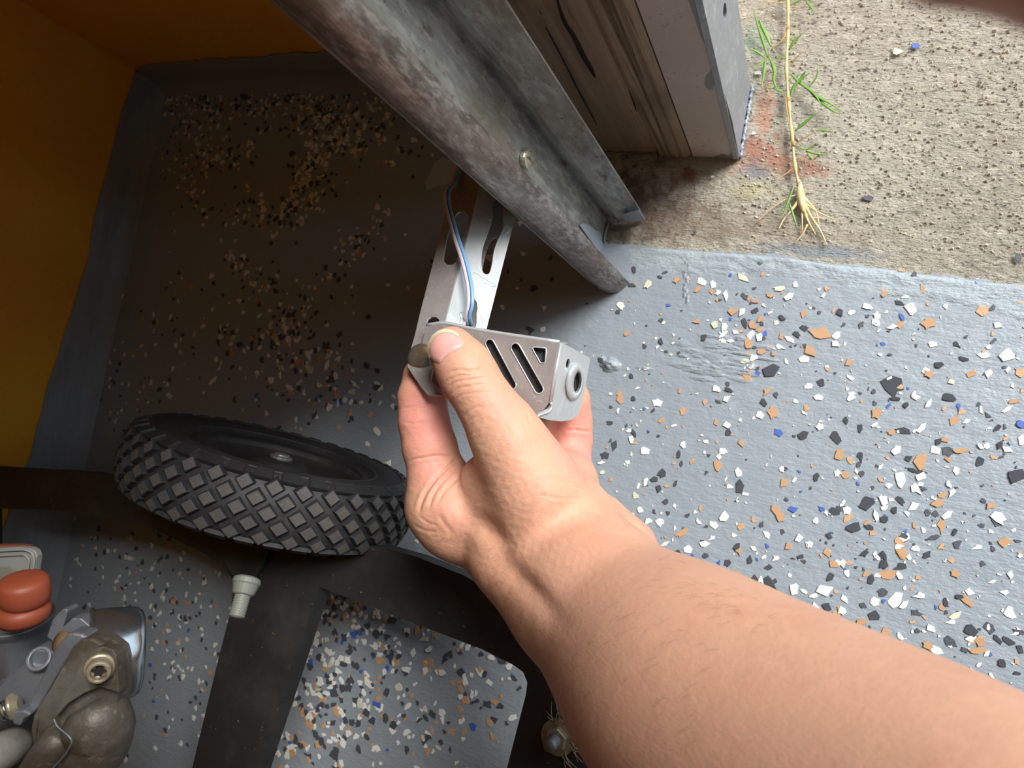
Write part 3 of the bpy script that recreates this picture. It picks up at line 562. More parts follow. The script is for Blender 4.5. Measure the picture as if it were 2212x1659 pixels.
for pts, w in [([(1545, 345), (1520, 260), (1490, 170), (1455, 40)], .0013), ([(1565, 280), (1535, 210), (1505, 150), (1490, 100)], .0015), ([(1530, 345), (1480, 310), (1425, 285)], .0011),
               ([(1530, 345), (1522, 430), (1505, 540)], .0013), ([(1550, 335), (1585, 420), (1580, 480), (1610, 560)], .0017), ([(1560, 300), (1600, 270), (1650, 230)], .0008),
               ([(1600, 330), (1640, 350), (1655, 345)], .0008), ([(1670, 300), (1710, 240), (1765, 190)], .0015), ([(1675, 600), (1700, 520), (1750, 470), (1800, 430)], .0015),
               ([(1680, 440), (1730, 490), (1820, 560), (1870, 640)], .0014), ([(1750, 500), (1830, 570), (1920, 620), (1985, 660)], .0012), ([(1760, 510), (1850, 600), (1940, 665), (1990, 680)], .0012),
               ([(1720, 500), (1760, 440), (1775, 425)], .001), ([(1790, 520), (1835, 460), (1845, 390)], .0006), ([(1705, 785), (1770, 730), (1845, 665)], .0014), ([(1830, 780), (1890, 780), (1945, 790)], .0009),
               ([(1720, 880), (1780, 890), (1840, 850)], .0009), ([(1770, 900), (1840, 920), (1910, 925)], .0010), ([(1775, 905), (1800, 940), (1825, 965)], .0009), ([(1650, 560), (1590, 530), (1520, 520)], .0008),
               ([(1770, 0), (1800, 40), (1835, 90)], .0011), ([(1665, 40), (1720, 10), (1810, -30)], .0010), ([(1545, 350), (1500, 380), (1460, 410)], .0008), ([(1700, 1110), (1660, 1220), (1620, 1320)], .0010), ([(1670, 1200), (1700, 1300), (1725, 1370)], .0009), ([(1600, 15), (1640, -20), (1665, -60)], .0012)]:
    blade(pts, w, Mgl)
for pts, w in [([(1665, 20), (1590, 15), (1495, 12)], .0006), ([(1655, 180), (1630, 240), (1560, 300)], .0007), ([(1680, 400), (1720, 340), (1768, 300)], .0006), ([(1712, 860), (1770, 820), (1835, 785)], .0006),
               ([(1700, 1000), (1650, 1040), (1590, 1075)], .0005), ([(1650, 560), (1655, 640), (1680, 790)], .0007), ([(1725, 1010), (1760, 960), (1790, 900)], .0004), ([(1660, 60), (1730, 50), (1810, 5)], .0005)]:
    blade(pts, w, Mor, name='dry_blade')
for pts, r in [([(1740, 1160), (1670, 1180), (1560, 1250), (1470, 1335)], .0007), ([(1740, 1180), (1690, 1250), (1640, 1310), (1608, 1368)], .0013), ([(1745, 1200), (1750, 1320), (1750, 1410)], .0008),
               ([(1755, 1200), (1800, 1290), (1860, 1380), (1895, 1462)], .0012), ([(1750, 1200), (1850, 1270), (1970, 1320)], .0007), ([(1760, 1180), (1830, 1260), (1850, 1340)], .0010), ([(1780, 1340), (1750, 1400), (1702, 1455)], .0008),
               ([(1748, 1180), (1770, 1280), (1795, 1340), (1830, 1400)], .0013), ([(1740, 1210), (1790, 1290), (1890, 1305)], .0008)]:
    C_ = catmull([G(x, y, z) for (x, y), z in zip(pts, np.linspace(.0035, .001, len(pts)))], 5)
    obj('root', *tube(C_, list(np.linspace(r, r * .3, len(C_))), 6), Mrt, g, smooth=True)
obj('root_crown', *tube(catmull([G(1735, 1090, .004), G(1742, 1180, .004), G(1760, 1270, .003)], 6), [.0012 + .0016 * math.sin(PI * i / 12) for i in range(13)], 10), Mrt, g, smooth=True)

# ---------------------------------------------------------------- slotted bracket held in the hand
Q = lambda x, y: (840 + .3617 * x, 340 + .3617 * y)          # close-up reading -> photograph pixels
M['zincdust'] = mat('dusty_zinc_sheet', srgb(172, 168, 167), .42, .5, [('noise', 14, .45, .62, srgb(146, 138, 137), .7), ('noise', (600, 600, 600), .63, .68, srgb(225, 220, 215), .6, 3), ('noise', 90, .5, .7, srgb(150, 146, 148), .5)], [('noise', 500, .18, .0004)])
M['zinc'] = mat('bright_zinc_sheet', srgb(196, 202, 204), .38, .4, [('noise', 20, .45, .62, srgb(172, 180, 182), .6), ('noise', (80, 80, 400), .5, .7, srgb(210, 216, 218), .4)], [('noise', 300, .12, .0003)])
M['dark'] = mat('dark_sensor_plastic', srgb(58, 58, 60), .7, 0, [('noise', 300, .5, .65, srgb(88, 86, 84), .6)])
br = thing('slotted_steel_bracket', dep((1000, 600), .385), 'galvanised slotted steel arm with a hinged slotted box held between thumb and fingers', 'bracket')
zt, zb = .418, .372
f2, n2 = plane3((Q(545, 170), zt), (Q(340, 980), zb), (Q(580, 1030), zb + .009))
f1, n1 = plane3((Q(545, 170), zt), (Q(340, 980), zb), (Q(180, 940), zb + .007))
k1 = smooth2([(640, 250), (662, 236), (684, 250), (690, 290), (684, 360), (684, 420), (652, 490), (628, 560), (616, 640), (602, 688), (582, 698), (560, 680), (553, 620), (560, 550), (586, 470), (612, 400), (622, 350), (618, 305), (626, 275)], 3)
k2 = [(508, 842), (524, 860), (530, 900), (524, 930), (524, 990), (516, 1016), (456, 1012), (462, 975), (488, 925), (500, 880)]
T1 = .0013
def plate(name, fn, nrm, outer, holes, th, m, bevel=.00025, **k):
    V, Fc = prism([fn(Q(*p)) for p in outer], lambda p: p - nrm * th, [[fn(Q(*p)) for p in h] for h in holes]); return obj(name, V, Fc, m, br, bevel=bevel, **k)
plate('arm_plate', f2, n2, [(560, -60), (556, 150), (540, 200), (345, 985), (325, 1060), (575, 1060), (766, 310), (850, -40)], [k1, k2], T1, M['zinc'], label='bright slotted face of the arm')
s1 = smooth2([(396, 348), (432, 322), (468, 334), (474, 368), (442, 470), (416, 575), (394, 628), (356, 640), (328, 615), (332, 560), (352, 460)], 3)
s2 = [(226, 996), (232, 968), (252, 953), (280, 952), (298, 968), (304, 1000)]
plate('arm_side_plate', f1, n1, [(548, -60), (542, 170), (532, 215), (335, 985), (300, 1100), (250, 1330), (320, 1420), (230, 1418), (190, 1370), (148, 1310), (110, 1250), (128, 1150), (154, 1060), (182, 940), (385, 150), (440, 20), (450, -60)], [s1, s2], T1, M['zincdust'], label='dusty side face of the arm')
# rounded fold between the two faces
fold = [f1(Q(x, y)) * .5 + f2(Q(x, y)) * .5 for (x, y) in [(551, -60), (547, 170), (536, 212), (440, 600), (340, 985), (318, 1060)]]
obj('fold', *tube([p - (n1 + n2) * .0006 for p in fold], .0011, 12), M['zinc'], br, smooth=True)
# far leg of the arm, seen through the slots
f3, n3 = plane3((Q(545, 170), zt + .018), (Q(340, 980), zb + .018), (Q(580, 1030), zb + .030))
k3 = smooth2([(640, 480), (600, 520), (575, 600), (560, 700), (600, 760), (640, 660), (650, 560)], 3)
plate('arm_back_plate', f3, n3, [(540, -60), (540, 170), (330, 985), (575, 1050), (766, 310), (810, -40)], [k3], T1, M['zincdust'])
# raised edges and pressed pads round the slot
def press(pts, h, nm='pressed_rib', r=6, fn=f2, nrm=n2, flat=.45):
    C_ = catmull([fn(Q(*p), -.0002) for p in pts], 5); rr = r * .3617 * .395 / F_PX
    obj(nm, *tube(C_, [rr * .3] + [rr] * (len(C_) - 2) + [rr * .3], 10, flat=(nrm, flat)), M['zinc'], br, smooth=True)
press([(575, 470), (546, 550), (540, 630), (556, 700), (585, 716), (612, 702)], 1); press([(636, 640), (652, 560), (680, 490), (704, 430)], 1, r=7)
press([(576, 325), (592, 345), (604, 380)], 1, r=11); press([(560, 335), (590, 350), (604, 380)], 1, r=9); press([(690, 400), (708, 425), (704, 455)], 1, r=12)
press([(500, 690), (560, 730), (640, 775)], 1, r=14); press([(425, 925), (440, 960), (430, 1000)], 1, r=14); press([(420, 930), (450, 935), (462, 960)], 1, r=10); press([(540, 940), (556, 970), (550, 1010)], 1, r=9)
press([(440, 700), (436, 760), (430, 840)], 1, r=5)
# hinged sensor box
zx = .352
fb, nb = plane3((Q(225, 1000), .362), (Q(1020, 1105), .342), (Q(955, 1465), .345))
slA = stad((603, 1112), (734, 1360), 26); slB = stad((756, 1136), (896, 1384), 27)
tri = [(862, 1134), (868, 1132), (934, 1138), (940, 1144), (934, 1220), (928, 1229), (908, 1228), (902, 1222), (862, 1150), (859, 1142)]
outer = [(222, 1002), (330, 990), (455, 1016), (580, 1038), (800, 1072), (1016, 1103), (1022, 1112), (958, 1464), (930, 1500), (885, 1538), (850, 1545), (812, 1528), (740, 1470), (600, 1420), (400, 1370), (240, 1330), (215, 1290), (196, 1200), (200, 1100)]
V, Fc = prism([fb(Q(*p)) for p in outer], lambda p: p - nb * .0012, [[fb(Q(*p)) for p in h] for h in (slA, slB, tri)])
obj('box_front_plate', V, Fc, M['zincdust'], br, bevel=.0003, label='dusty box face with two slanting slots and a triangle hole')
rims = MB()
for h in (slA, slB, tri):
    P = [fb(Q(*p), .00015) for p in h]; P.append(P[0]); rims.add(*tube(P, .00035, 6))
rims.build('slot_rim', M['zinc'], br, smooth=True, label='bright pressed rims of the slots')
fe, ne = plane3((Q(1030, 1108), .342), (Q(962, 1470), .345), (Q(1200, 1200), .360))
eout = [(1022, 1106), (1040, 1110), (1198, 1196), (1202, 1210), (1172, 1380), (1146, 1500), (1128, 1545), (1090, 1568), (1030, 1578), (960, 1570), (885, 1550), (905, 1528), (960, 1500), (972, 1466), (962, 1462), (990, 1300)]
hole = ell(1126, 1345, 21, 60, 22, .12); small_h = ell(1070, 1233, 11, 30, 16, .12)
V, Fc = prism([fe(Q(*p)) for p in eout], lambda p: p - ne * .0012, [[fe(Q(*p)) for p in h] for h in (hole, small_h)])
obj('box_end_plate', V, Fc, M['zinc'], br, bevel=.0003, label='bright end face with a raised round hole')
# raised dished collar round the hole
mb = MB(); rings = [(1112, 1340, 54, 116, .0), (1111, 1340, 49, 108, .0016), (1116, 1342, 38, 92, .0026), (1122, 1344, 27, 70, .0022), (1126, 1345, 21, 60, .0004)]
V = []; n = 40
for (cx, cy, rx, ry, h) in rings: V += [fe(Q(*p), h) for p in ell(cx, cy, rx, ry, n, .12)]
Fc = [[j * n + i, j * n + (i + 1) % n, (j + 1) * n + (i + 1) % n, (j + 1) * n + i] for j in range(len(rings) - 1) for i in range(n)]
obj('collar', V, Fc, M['zinc'], br, smooth=True)
# folded top and bottom of the box
tp = [fb(Q(*p), 0) for p in [(222, 1002), (330, 990), (455, 1016), (580, 1038), (800, 1072), (1016, 1103)]]
obj('top_fold', *tube([p - nb * .0008 for p in catmull(tp, 3)], .0010, 10), M['zinc'], br, smooth=True)
obj('end_fold', *tube([fb(Q(*p)) - nb * .0008 for p in [(1020, 1106), (990, 1290), (960, 1466)]], .0011, 10), M['zinc'], br, smooth=True)
V, Fc = prism([fb(Q(*p)) for p in [(330, 992), (1016, 1105), (1016, 1112), (330, 1000)]], lambda p: p - nb * .018)
obj('box_top_plate', V, Fc, M['zinc'], br)
bt = [fb(Q(*p)) for p in [(500, 1395), (740, 1470), (812, 1528), (885, 1538)]]
V = []; 
for s in np.linspace(0, 1, 7):
    a = s * PI / 2
    for p in bt: V.append(p - nb * (.004 * (1 - math.cos(a)) + .0006) + (fb(Q(840, 1580)) - fb(Q(840, 1540))) / 1 * (math.sin(a) * .3))
for p in bt: V.append(p - nb * .018 + (fb(Q(840, 1580)) - fb(Q(840, 1540))) * .3)
Fc = [[j * 4 + i, j * 4 + i + 1, j * 4 + 5 + i, j * 4 + 4 + i] for j in range(7) for i in range(3)]
o = obj('box_bottom_plate', V, Fc, M['zincdust'], br, smooth=True); s_ = o.modifiers.new('sol', 'SOLIDIFY'); s_.thickness = .001
lipp = [fe(Q(*p), .0004) for p in [(968, 1464), (972, 1490), (955, 1518), (915, 1532), (888, 1545)]]
obj('corner_lip', *tube(catmull(lipp, 4), .0007, 8), M['zinc'], br, smooth=True)
# sensor inside
V, Fc = prism([fb(Q(*p), -.0035) for p in [(420, 1050), (985, 1120), (930, 1440), (860, 1500), (640, 1400), (420, 1350)]], lambda p: p - nb * .012)
obj('sensor_body', V, Fc, M['dark'], br, bevel=.0008, label='dark plastic sensor inside the box')
V, Fc = prism([fe(Q(*p), -.0028) for p in [(1045, 1150), (1180, 1225), (1130, 1500), (1000, 1500)]], lambda p: p - ne * .008)
obj('sensor_body', V, Fc, M['dark'], br, bevel=.0006)
# carriage bolt through the joint
bc = fb(Q(200, 1206), .0005); s = .3617 * .362 / F_PX
prof = [(0, 94 * s), (.0006, 95 * s), (.0012, 91 * s), (.0020, 76 * s), (.0026, 54 * s), (.0029, 26 * s), (.0030, .00005)]
obj('carriage_bolt', *lathe(bc, nb, prof, 40), mat('smoky_zinc_bolt', srgb(150, 150, 146), .3, .8, [('noise', 90, .5, .62, srgb(150, 124, 80), .8), ('noise', (600,) * 3, .63, .68, srgb(214, 210, 200), .6, 3)], [('noise', 300, .15, .0003)]), br, smooth=True, label='domed bolt head beside the thumb')
obj('carriage_bolt_shank', *lathe(bc - nb * .012, nb, [(0, .003), (.012, .003)], 20), M['zinc'], br, smooth=True)
tab, nt_ = plane3((Q(180, 1290), .371), (Q(330, 1330), .369), (Q(240, 1420), .372))
V, Fc = prism([tab(Q(*p)) for p in [(110, 1255), (340, 1290), (350, 1400), (318, 1420), (240, 1418), (205, 1395), (160, 1330)]], lambda p: p - nt_ * .0012)
obj('end_tab', V, Fc, M['zinc'], br, bevel=.0003)

# ---------------------------------------------------------------- sensor cable
cab = thing('sensor_cable', dep(Q(440, 550), .39), 'flat twin cable, pale with a blue stripe, lying along the slotted steel arm', 'cable')
cp = [(420, 60), (388, 150), (350, 195), (346, 265), (366, 355), (408, 500), (448, 620), (476, 740), (486, 820), (484, 885), (470, 940), (478, 1000)]
dz = [.428, .415, .405, .402, .398, .389, .381, .375, .372, .371, .374, .382]
P0 = [dep(Q(x - 9, y), z) for (x, y), z in zip(cp, dz)]; P1 = [dep(Q(x + 11, y), z + .0004) for (x, y), z in zip(cp, dz)]
s = .3617 * .385 / F_PX
obj('pale_core', *tube(catmull(P0, 6), 13 * s, 12), mat('pale_pvc', srgb(206, 196, 206), .35, 0, spec=.5), cab, smooth=True, label='pale half of the cable')
obj('blue_core', *tube(catmull(P1, 6), 13 * s, 12), mat('blue_pvc', srgb(120, 170, 214), .35, 0, spec=.5), cab, smooth=True, label='light blue half of the cable')
Pm = [dep(Q(x + 3, y), z - .0009) for (x, y), z in zip(cp, dz)]
obj('dark_stripe', *tube(catmull(Pm, 6), 3.2 * s, 6), mat('stripe', srgb(64, 84, 120), .4), cab, smooth=True)

# ---------------------------------------------------------------- small engine cart: wheel, frame, carburettor
M['rubber'] = mat('dusty_black_rubber', srgb(38, 38, 41), .6, 0, [('noise', 60, .5, .68, srgb(66, 64, 64), .6, 6), ('noise', (700,) * 3, .68, .72, srgb(130, 126, 120), .4, 3)], [('noise', 260, .3, .0008)])
M['tread'] = mat('dust_greyed_tread', srgb(78, 76, 74), .75, 0, [('noise', 90, .45, .65, srgb(66, 64, 64), .7, 6), ('noise', (600,) * 3, .62, .68, srgb(140, 134, 124), .5, 3)], [('noise', 300, .3, .0006)])
M['blacksteel'] = mat('dusty_black_steel', srgb(34, 34, 35), .55, 0, [('noise', 26, .48, .66, srgb(56, 52, 50), .6, 6), ('noise', (330,) * 3, .69, .72, srgb(150, 128, 92), .6, 3)], [('noise', 300, .25, .0006)])
M['cast'] = mat('grey_cast_alloy', srgb(132, 136, 142), .5, .6, [('noise', 60, .45, .65, srgb(110, 114, 120), .6)], [('noise', 500, .3, .0004)])
M['oily'] = mat('brown_oily_casting', srgb(88, 83, 74), .45, .3, [('noise', 50, .42, .62, srgb(78, 70, 58), .85, 7), ('noise', (200,) * 3, .56, .66, srgb(136, 132, 118), .5, 5), ('noise', 18, .5, .62, srgb(120, 118, 110), .7)], [('noise', 400, .5, .0006)])
M['chrome'] = mat('bright_zinc_bowl', srgb(176, 188, 196), .22, .95, [('noise', 60, .52, .66, srgb(140, 150, 154), .5)], [('noise', 60, .12, .001)])
M['redrub'] = mat('orange_red_rubber', srgb(144, 70, 46), .5, 0, [('noise', 60, .5, .7, srgb(130, 62, 42), .6)], [('noise', 300, .15, .0006)])
M['brass'] = mat('brassy_steel', srgb(158, 148, 126), .36, .35, [('noise', 200, .5, .64, srgb(112, 98, 74), .7)], [('noise', 400, .3, .0003)])
cart = thing('engine_cart', (-.45, -.25, 0), 'small engine machine on a black steel frame with a diamond-tread wheel, carburettor at lower left', 'engine cart')
# wheel
WC = np.array([-.363, -.0758, .1075]); wr = .1073; wph = -.1036
wu = np.array([math.cos(wph), math.sin(wph), 0]); wn = np.array([-math.sin(wph), math.cos(wph), 0]); wz = np.array([0, 0, 1.])
def ring(prof, seg, closed=True):
    V = []; Fc = []; m = len(prof)
    for i in range(seg):
        a = 2 * PI * i / seg; e = wu * math.cos(a) + wz * math.sin(a)
        for (o, r) in prof: V.append(WC + wn * o + e * r)
    for i in range(seg):
        for j in range(m if closed else m - 1):
            a = i * m + j; b = i * m + (j + 1) % m; c = ((i + 1) % seg) * m + (j + 1) % m; d = ((i + 1) % seg) * m + j; Fc.append([a, b, c, d])
    return V, Fc
pr = [(-.0165, .062), (-.0185, .066), (-.0185, .068), (-.0205, .069), (-.0232, .078), (-.0238, .087), (-.0228, .0945), (-.0205, .0985), (-.014, .1018), (-.007, .1033), (0, .1038)]
pr = pr + [(-a, b) for a, b in pr[::-1][1:]] + [(.015, .058), (-.015, .058)]
wheel = obj('wheel', *ring(pr, 96), M['rubber'], cart, smooth=True, label='black tyre with raised diamond tread')
for nm, prof in (('sidewall_ring', [(.0195, .0688), (.0215, .0700), (.0222, .0720), (.0212, .0732), (.0200, .0720)]), ('sidewall_ring', [(.0233, .0900), (.0242, .0910), (.0240, .0925), (.0228, .0930)]),
                 ('rim', [(.0172, .066), (.0180, .062), (.0120, .058), (.0060, .045), (.0050, .024), (.0140, .020), (.0160, .012), (.0160, .002), (-.016, .002), (-.016, .012), (-.005, .024), (-.006, .045), (-.012, .058), (-.018, .062)])):
    obj(nm, *ring(prof, 64), M['rubber'] if nm != 'rim' else M['blacksteel'], wheel, smooth=True)
obj('axle_nut', *lathe(WC + wn * .016, wn, [(0, .0085), (.002, .0085), (.0025, .006), (.004, .0055), (.004, .0001)], 16), mat('dull_nut', srgb(120, 124, 122), .5, .6), wheel, bevel=.0004, label='dull grey axle nut')
def crown(o): return .1040 - .0042 * (abs(o) / .02) ** 2.2
NB = 36
for ri, o0 in enumerate([-.016, -.008, 0, .008, .016]):
    ring_pts = []
    def blk(ha, ho, hgt, sub=1):
        V = []
        for (s, hh) in ((1.0, -.0012), (.80, hgt * .92), (.70, hgt)):
            for (da, do) in ((1, 0), (0, 1), (-1, 0), (0, -1)):
                o = o0 + do * ho * s; a = da * ha * s / .105; r = crown(min(abs(o), .0215)) + hh; V.append((o, r, a))
        Fc = [[0, 1, 2, 3]] + [[k * 4 + i, k * 4 + (i + 1) % 4, k * 4 + 4 + (i + 1) % 4, k * 4 + 4 + i] for k in range(2) for i in range(4)] + [[8, 9, 10, 11]]
        return V, Fc
    V, Fc = blk(.0072, .0064, .0030)
    me = bpy.data.meshes.new('tread_block')
    # local frame: x along wheel u, y along axle n, z up
    me.from_pydata([(r * math.sin(a), o, r * math.cos(a)) for (o, r, a) in V], [], Fc)
    bm = bmesh.new(); bm.from_mesh(me); bmesh.ops.recalc_face_normals(bm, faces=bm.faces); bm.to_mesh(me); bm.free(); me.materials.append(M['rubber']); me.materials.append(M['tread'])
    for f in me.polygons:
        if abs(f.normal.z) > .93 and f.center.z > .1055 - .004 * abs(o0) / .016: f.material_index = 1
    for k in range(NB):
        a = 2 * PI * (k + .5 * (ri % 2)) / NB; o = bpy.data.objects.new('tread_block', me); sc.collection.objects.link(o); o.parent = wheel
        o.matrix_local = Matrix.Translation(Vector(WC - ORG[cart])) @ Matrix.Rotation(wph, 4, 'Z') @ Matrix.Rotation(a, 4, 'Y')
for sgn in (-1, 1):
    me = bpy.data.meshes.new('shoulder_block'); V = []
    for (s, hh) in ((1, -.001), (.8, .0016)):
        for (a, o, r) in ((-.0074 * s, .0190 + (1 - s) * .002, .1010), (.0074 * s, .0190 + (1 - s) * .002, .1010), (.0060 * s, .0236, .0925), (-.0060 * s, .0236, .0925)):
            V.append((a, sgn * (o + hh * .7), r + hh * .7))
    me.from_pydata(V, [], [[0, 1, 2, 3], [4, 5, 6, 7]] + [[i, (i + 1) % 4, 4 + (i + 1) % 4, 4 + i] for i in range(4)])
    bm = bmesh.new(); bm.from_mesh(me); bmesh.ops.recalc_face_normals(bm, faces=bm.faces); bm.to_mesh(me); bm.free(); me.materials.append(M['rubber'])
    for k in range(NB):
        a = 2 * PI * (k + .5) / NB; o = bpy.data.objects.new('shoulder_block', me); sc.collection.objects.link(o); o.parent = wheel
        o.matrix_local = Matrix.Translation(Vector(WC - ORG[cart])) @ Matrix.Rotation(wph, 4, 'Z') @ Matrix.Rotation(a, 4, 'Y')
# frame: flat tubular steel seen from above, floor showing through the window
ZF = .12
fz = lambda p: onz(p, ZF)
outer = [(-44, 1004), (0, 1008), (150, 1016), (262, 1030), (300, 1072), (400, 1112), (500, 1142), (600, 1166), (700, 1180), (820, 1180), (900, 1203), (1000, 1242), (1060, 1276), (1110, 1320), (1165, 1385), (1215, 1470), (1262, 1560), (1310, 1659), (1380, 1850), (-44, 1850)]
h1 = [(-30, 1098), (0, 1098), (120, 1102), (210, 1112), (330, 1142), (430, 1190), (480, 1222), (505, 1256), (498, 1320), (470, 1430), (415, 1659), (385, 1800), (-30, 1800)]
h2 = [(690, 1268), (790, 1306), (930, 1360), (1040, 1402), (1108, 1436), (1130, 1452), (1139, 1474), (1136, 1500), (1095, 1659), (1060, 1800), (520, 1800), (560, 1659), (610, 1510), (660, 1360)]
V, Fc = prism([fz(p) for p in outer], lambda p: p - np.array([0, 0, .014]), [[fz(p) for p in h] for h in (h1, h2)])
obj('frame', V, Fc, M['blacksteel'], cart, bevel=.0022, label='dusty black steel base frame')
for px in ((-36, 1850), (1300, 1800), (-36, 1050)):
    p = onz(px, ZF); obj('foot', *lathe((p[0], p[1], 0), (0, 0, 1), [(0, .012), (.006, .014), (ZF - .012, .011)], 16), M['rubber'], cart)
obj('axle', *tube([WC - wn * .06, WC + wn * .002], .006, 14), M['blacksteel'], cart, smooth=True)
ear = [(478, 1196), (500, 1170), (570, 1172), (578, 1180), (560, 1232), (548, 1250), (500, 1246), (484, 1225)]
V, Fc = prism([onz(p, .126) for p in ear], lambda p: p - np.array([0, 0, .006])); obj('axle_ear', V, Fc, M['blacksteel'], cart, bevel=.002)
def cdir(x, y, z): v = R @ np.array([x, y, z], float); return v / np.linalg.norm(v)
Mwn = mat('dull_white_nut', srgb(122, 126, 118), .55, .1, [('noise', 90, .5, .65, srgb(118, 122, 112), .7)])
s = .3369 * .43 / F_PX; ax = cdir(-.12, -.86, .45)
b0 = dep((536, 1246), .425)
nutp = [(0, 62 * s), (12 * s, 84 * s), (40 * s, 88 * s), (52 * s, 80 * s), (110 * s, 66 * s), (116 * s, 56 * s)]
nut_ = obj('frame_nut', *lathe(b0, ax, nutp, 24), Mwn, cart, smooth=False, bevel=.0004, label='dull white flanged nut with a threaded stud')
pf = [(100 * s, 46 * s)]
for i in range(9): pf += [((112 + i * 15) * s, 46 * s), ((119 + i * 15) * s, 52 * s), ((126 + i * 15) * s, 46 * s)]
pf += [(252 * s, 40 * s), (258 * s, .00005)]
obj('stud', *lathe(b0, ax, pf, 20), Mwn, nut_, smooth=True)
p = fz((1206, 1592)); wsh = obj('clamp_washer', *lathe(p, (0, 0, 1), [(0, .0105), (.0012, .0105), (.0014, .0100), (.0014, .004)], 28), M['brass'], cart, bevel=.0002)
hx = []
for z, r in ((.0014, .0062), (.0018, .0070), (.0060, .0070), (.0066, .0062)): hx.append((z, r))
V, Fc = lathe(p, (0, 0, 1), hx, 6); obj('hex_nut', V, Fc, M['brass'], wsh, bevel=.0004)
pf = [(.006, .0036)]
for i in range(7): pf += [(.0068 + i * .0013, .0035), (.0074 + i * .0013, .0040), (.008 + i * .0013, .0035)]
pf += [(.0165, .003), (.0168, .0001)]
obj('stud', *lathe(p, (0, 0, 1), pf, 18), M['cast'], wsh, smooth=True, label='shiny threaded stud end')
mb = MB()
for k in range(34):
    a = rnd.uniform(-1.2, 2.2); r0 = rnd.uniform(.008, .012); L = rnd.uniform(.004, .013)
    q0 = p + np.array([math.cos(a) * r0, math.sin(a) * r0, .0012]); a2 = a + rnd.uniform(-.9, .9); q1 = q0 + np.array([math.cos(a2) * L, math.sin(a2) * L, rnd.uniform(0, .003)])
    mb.add(*tube([q0, (q0 + q1) / 2 + np.array([0, 0, .001]), q1], [.0004, .0003, .0001], 5))
mb.build('lint_fibres', mat('pale_lint', srgb(150, 138, 118), .9), cart, kind='stuff', label='pale fibres snagged round the nut')

# carburettor and engine, nearer the camera
E_ = lambda x, y: (.3369 * x, 1100 + .3369 * y)
ZE = .30; se = .3369 * ZE / F_PX
ex = lambda x, y, z=ZE: dep(E_(x, y), z)
axb = cdir(.06, .94, .26)
# supporting block reaching down to the frame
pb = onz((60, 1560), .12)
obj('engine_block', *box(pb[0] - .20, pb[0] - .035, pb[1] - .10, pb[1] + .09, ZF - .002, .155), M['blacksteel'], cart, bevel=.006)
pts = [ex(20, 1250, .345), ex(-60, 1420, .385), onz(E_(-150, 1500), .15)]
obj('engine_neck', *tube(catmull(pts, 4), [.024] * 3 + [.028] * 6, 20), M['blacksteel'], cart, smooth=True)
carb = obj('carburettor_body', *lathe(ex(150, 1010, .330), axb, [(-60 * se, 150 * se), (0, 176 * se), (160 * se, 190 * se), (330 * se, 205 * se), (372 * se, 226 * se), (400 * se, 232 * se), (408 * se, 224 * se), (408 * se, 188 * se), (340 * se, 180 * se), (340 * se, .0001)], 48), M['cast'], cart, smooth=False, bevel=.0005, label='grey cast carburettor body')
rb = ex(150, 672, .306)
red = obj('rubber_boot', *lathe(rb, axb, [(-30 * se, 150 * se), (0, 160 * se), (28 * se, 164 * se), (60 * se, 158 * se), (76 * se, 142 * se), (86 * se, 122 * se)], 40), M['redrub'], cart, smooth=True, label='orange-red rubber lower collar')
obj('boot_cap', *lathe(rb + axb * 76 * se + cdir(1, 0, 0) * 26 * se, axb, [(0, 112 * se), (16 * se, 130 * se), (40 * se, 146 * se), (80 * se, 150 * se), (150 * se, 148 * se), (176 * se, 136 * se), (190 * se, 110 * se), (195 * se, 60 * se), (196 * se, .0001)], 40), M['redrub'], red, smooth=True, label='orange-red rubber cap')
dax = cdir(.86, -.06, -.50)
dc = ex(600, 940, .318)
bowl = obj('float_bowl', *lathe(dc, dax, [(-40 * se, 300 * se), (-30 * se, 316 * se), (-12 * se, 316 * se), (-6 * se, 300 * se), (0, 306 * se), (190 * se, 306 * se), (250 * se, 298 * se), (285 * se, 276 * se), (300 * se, 240 * se), (304 * se, .0001)], 56), M['chrome'], cart, smooth=True, label='shiny zinc float bowl')
def slab(pts, z, th, m, name, par=cart, bev=.0008, z2=None, lab=None):
    P = [ex(x, y, (z if z2 is None else z + (z2 - z) * (y - 800) / 800)) for (x, y) in pts]
    nn = cdir(0, 0, 1)
    V, Fc = prism(P, lambda p: p - nn * th); return obj(name, V, Fc, m, par, bevel=bev, label=lab)
slab([(430, 640), (432, 660), (400, 760), (460, 700), (520, 700), (590, 760), (650, 860), (640, 900), (560, 840), (470, 800), (380, 800), (350, 860), (300, 820), (340, 700), (400, 640)], .312, .008, M['cast'], 'carburettor_lug')
slab([(0, 1140), (50, 1070), (120, 1015), (178, 985), (192, 905), (240, 896), (330, 905), (400, 880), (420, 960), (300, 1150), (240, 1230), (205, 1340), (150, 1300), (60, 1330), (-60, 1300), (-80, 1140)], .306, .016, M['cast'], 'cast_arm')
obj('cast_boss', *lathe(ex(262, 962, .306), cdir(.05, .5, .85), [(-.004, 78 * se), (.0016, 80 * se), (.0022, 76 * se), (.0022, 56 * se), (-.001, 54 * se), (-.001, .0001)], 28), M['cast'], cart, bevel=.0003)
obj('gasket', *lathe(ex(395, 850, .306), cdir(-.5, .45, .7), [(-.003, 62 * se), (.0, 70 * se), (.0014, 66 * se), (.002, .0001)], 24), mat('tan_gasket', srgb(112, 88, 58), .8), cart, smooth=True, label='tan gasket')
slab([(430, 800), (470, 792), (520, 800), (560, 822), (520, 850), (470, 890), (420, 980), (340, 1110), (232, 1306), (196, 1312), (150, 1290), (210, 1180), (300, 1010), (360, 880)], .299, .010, M['cast'], 'manifold_flange', bev=.0010, lab='bright grey edge flange')
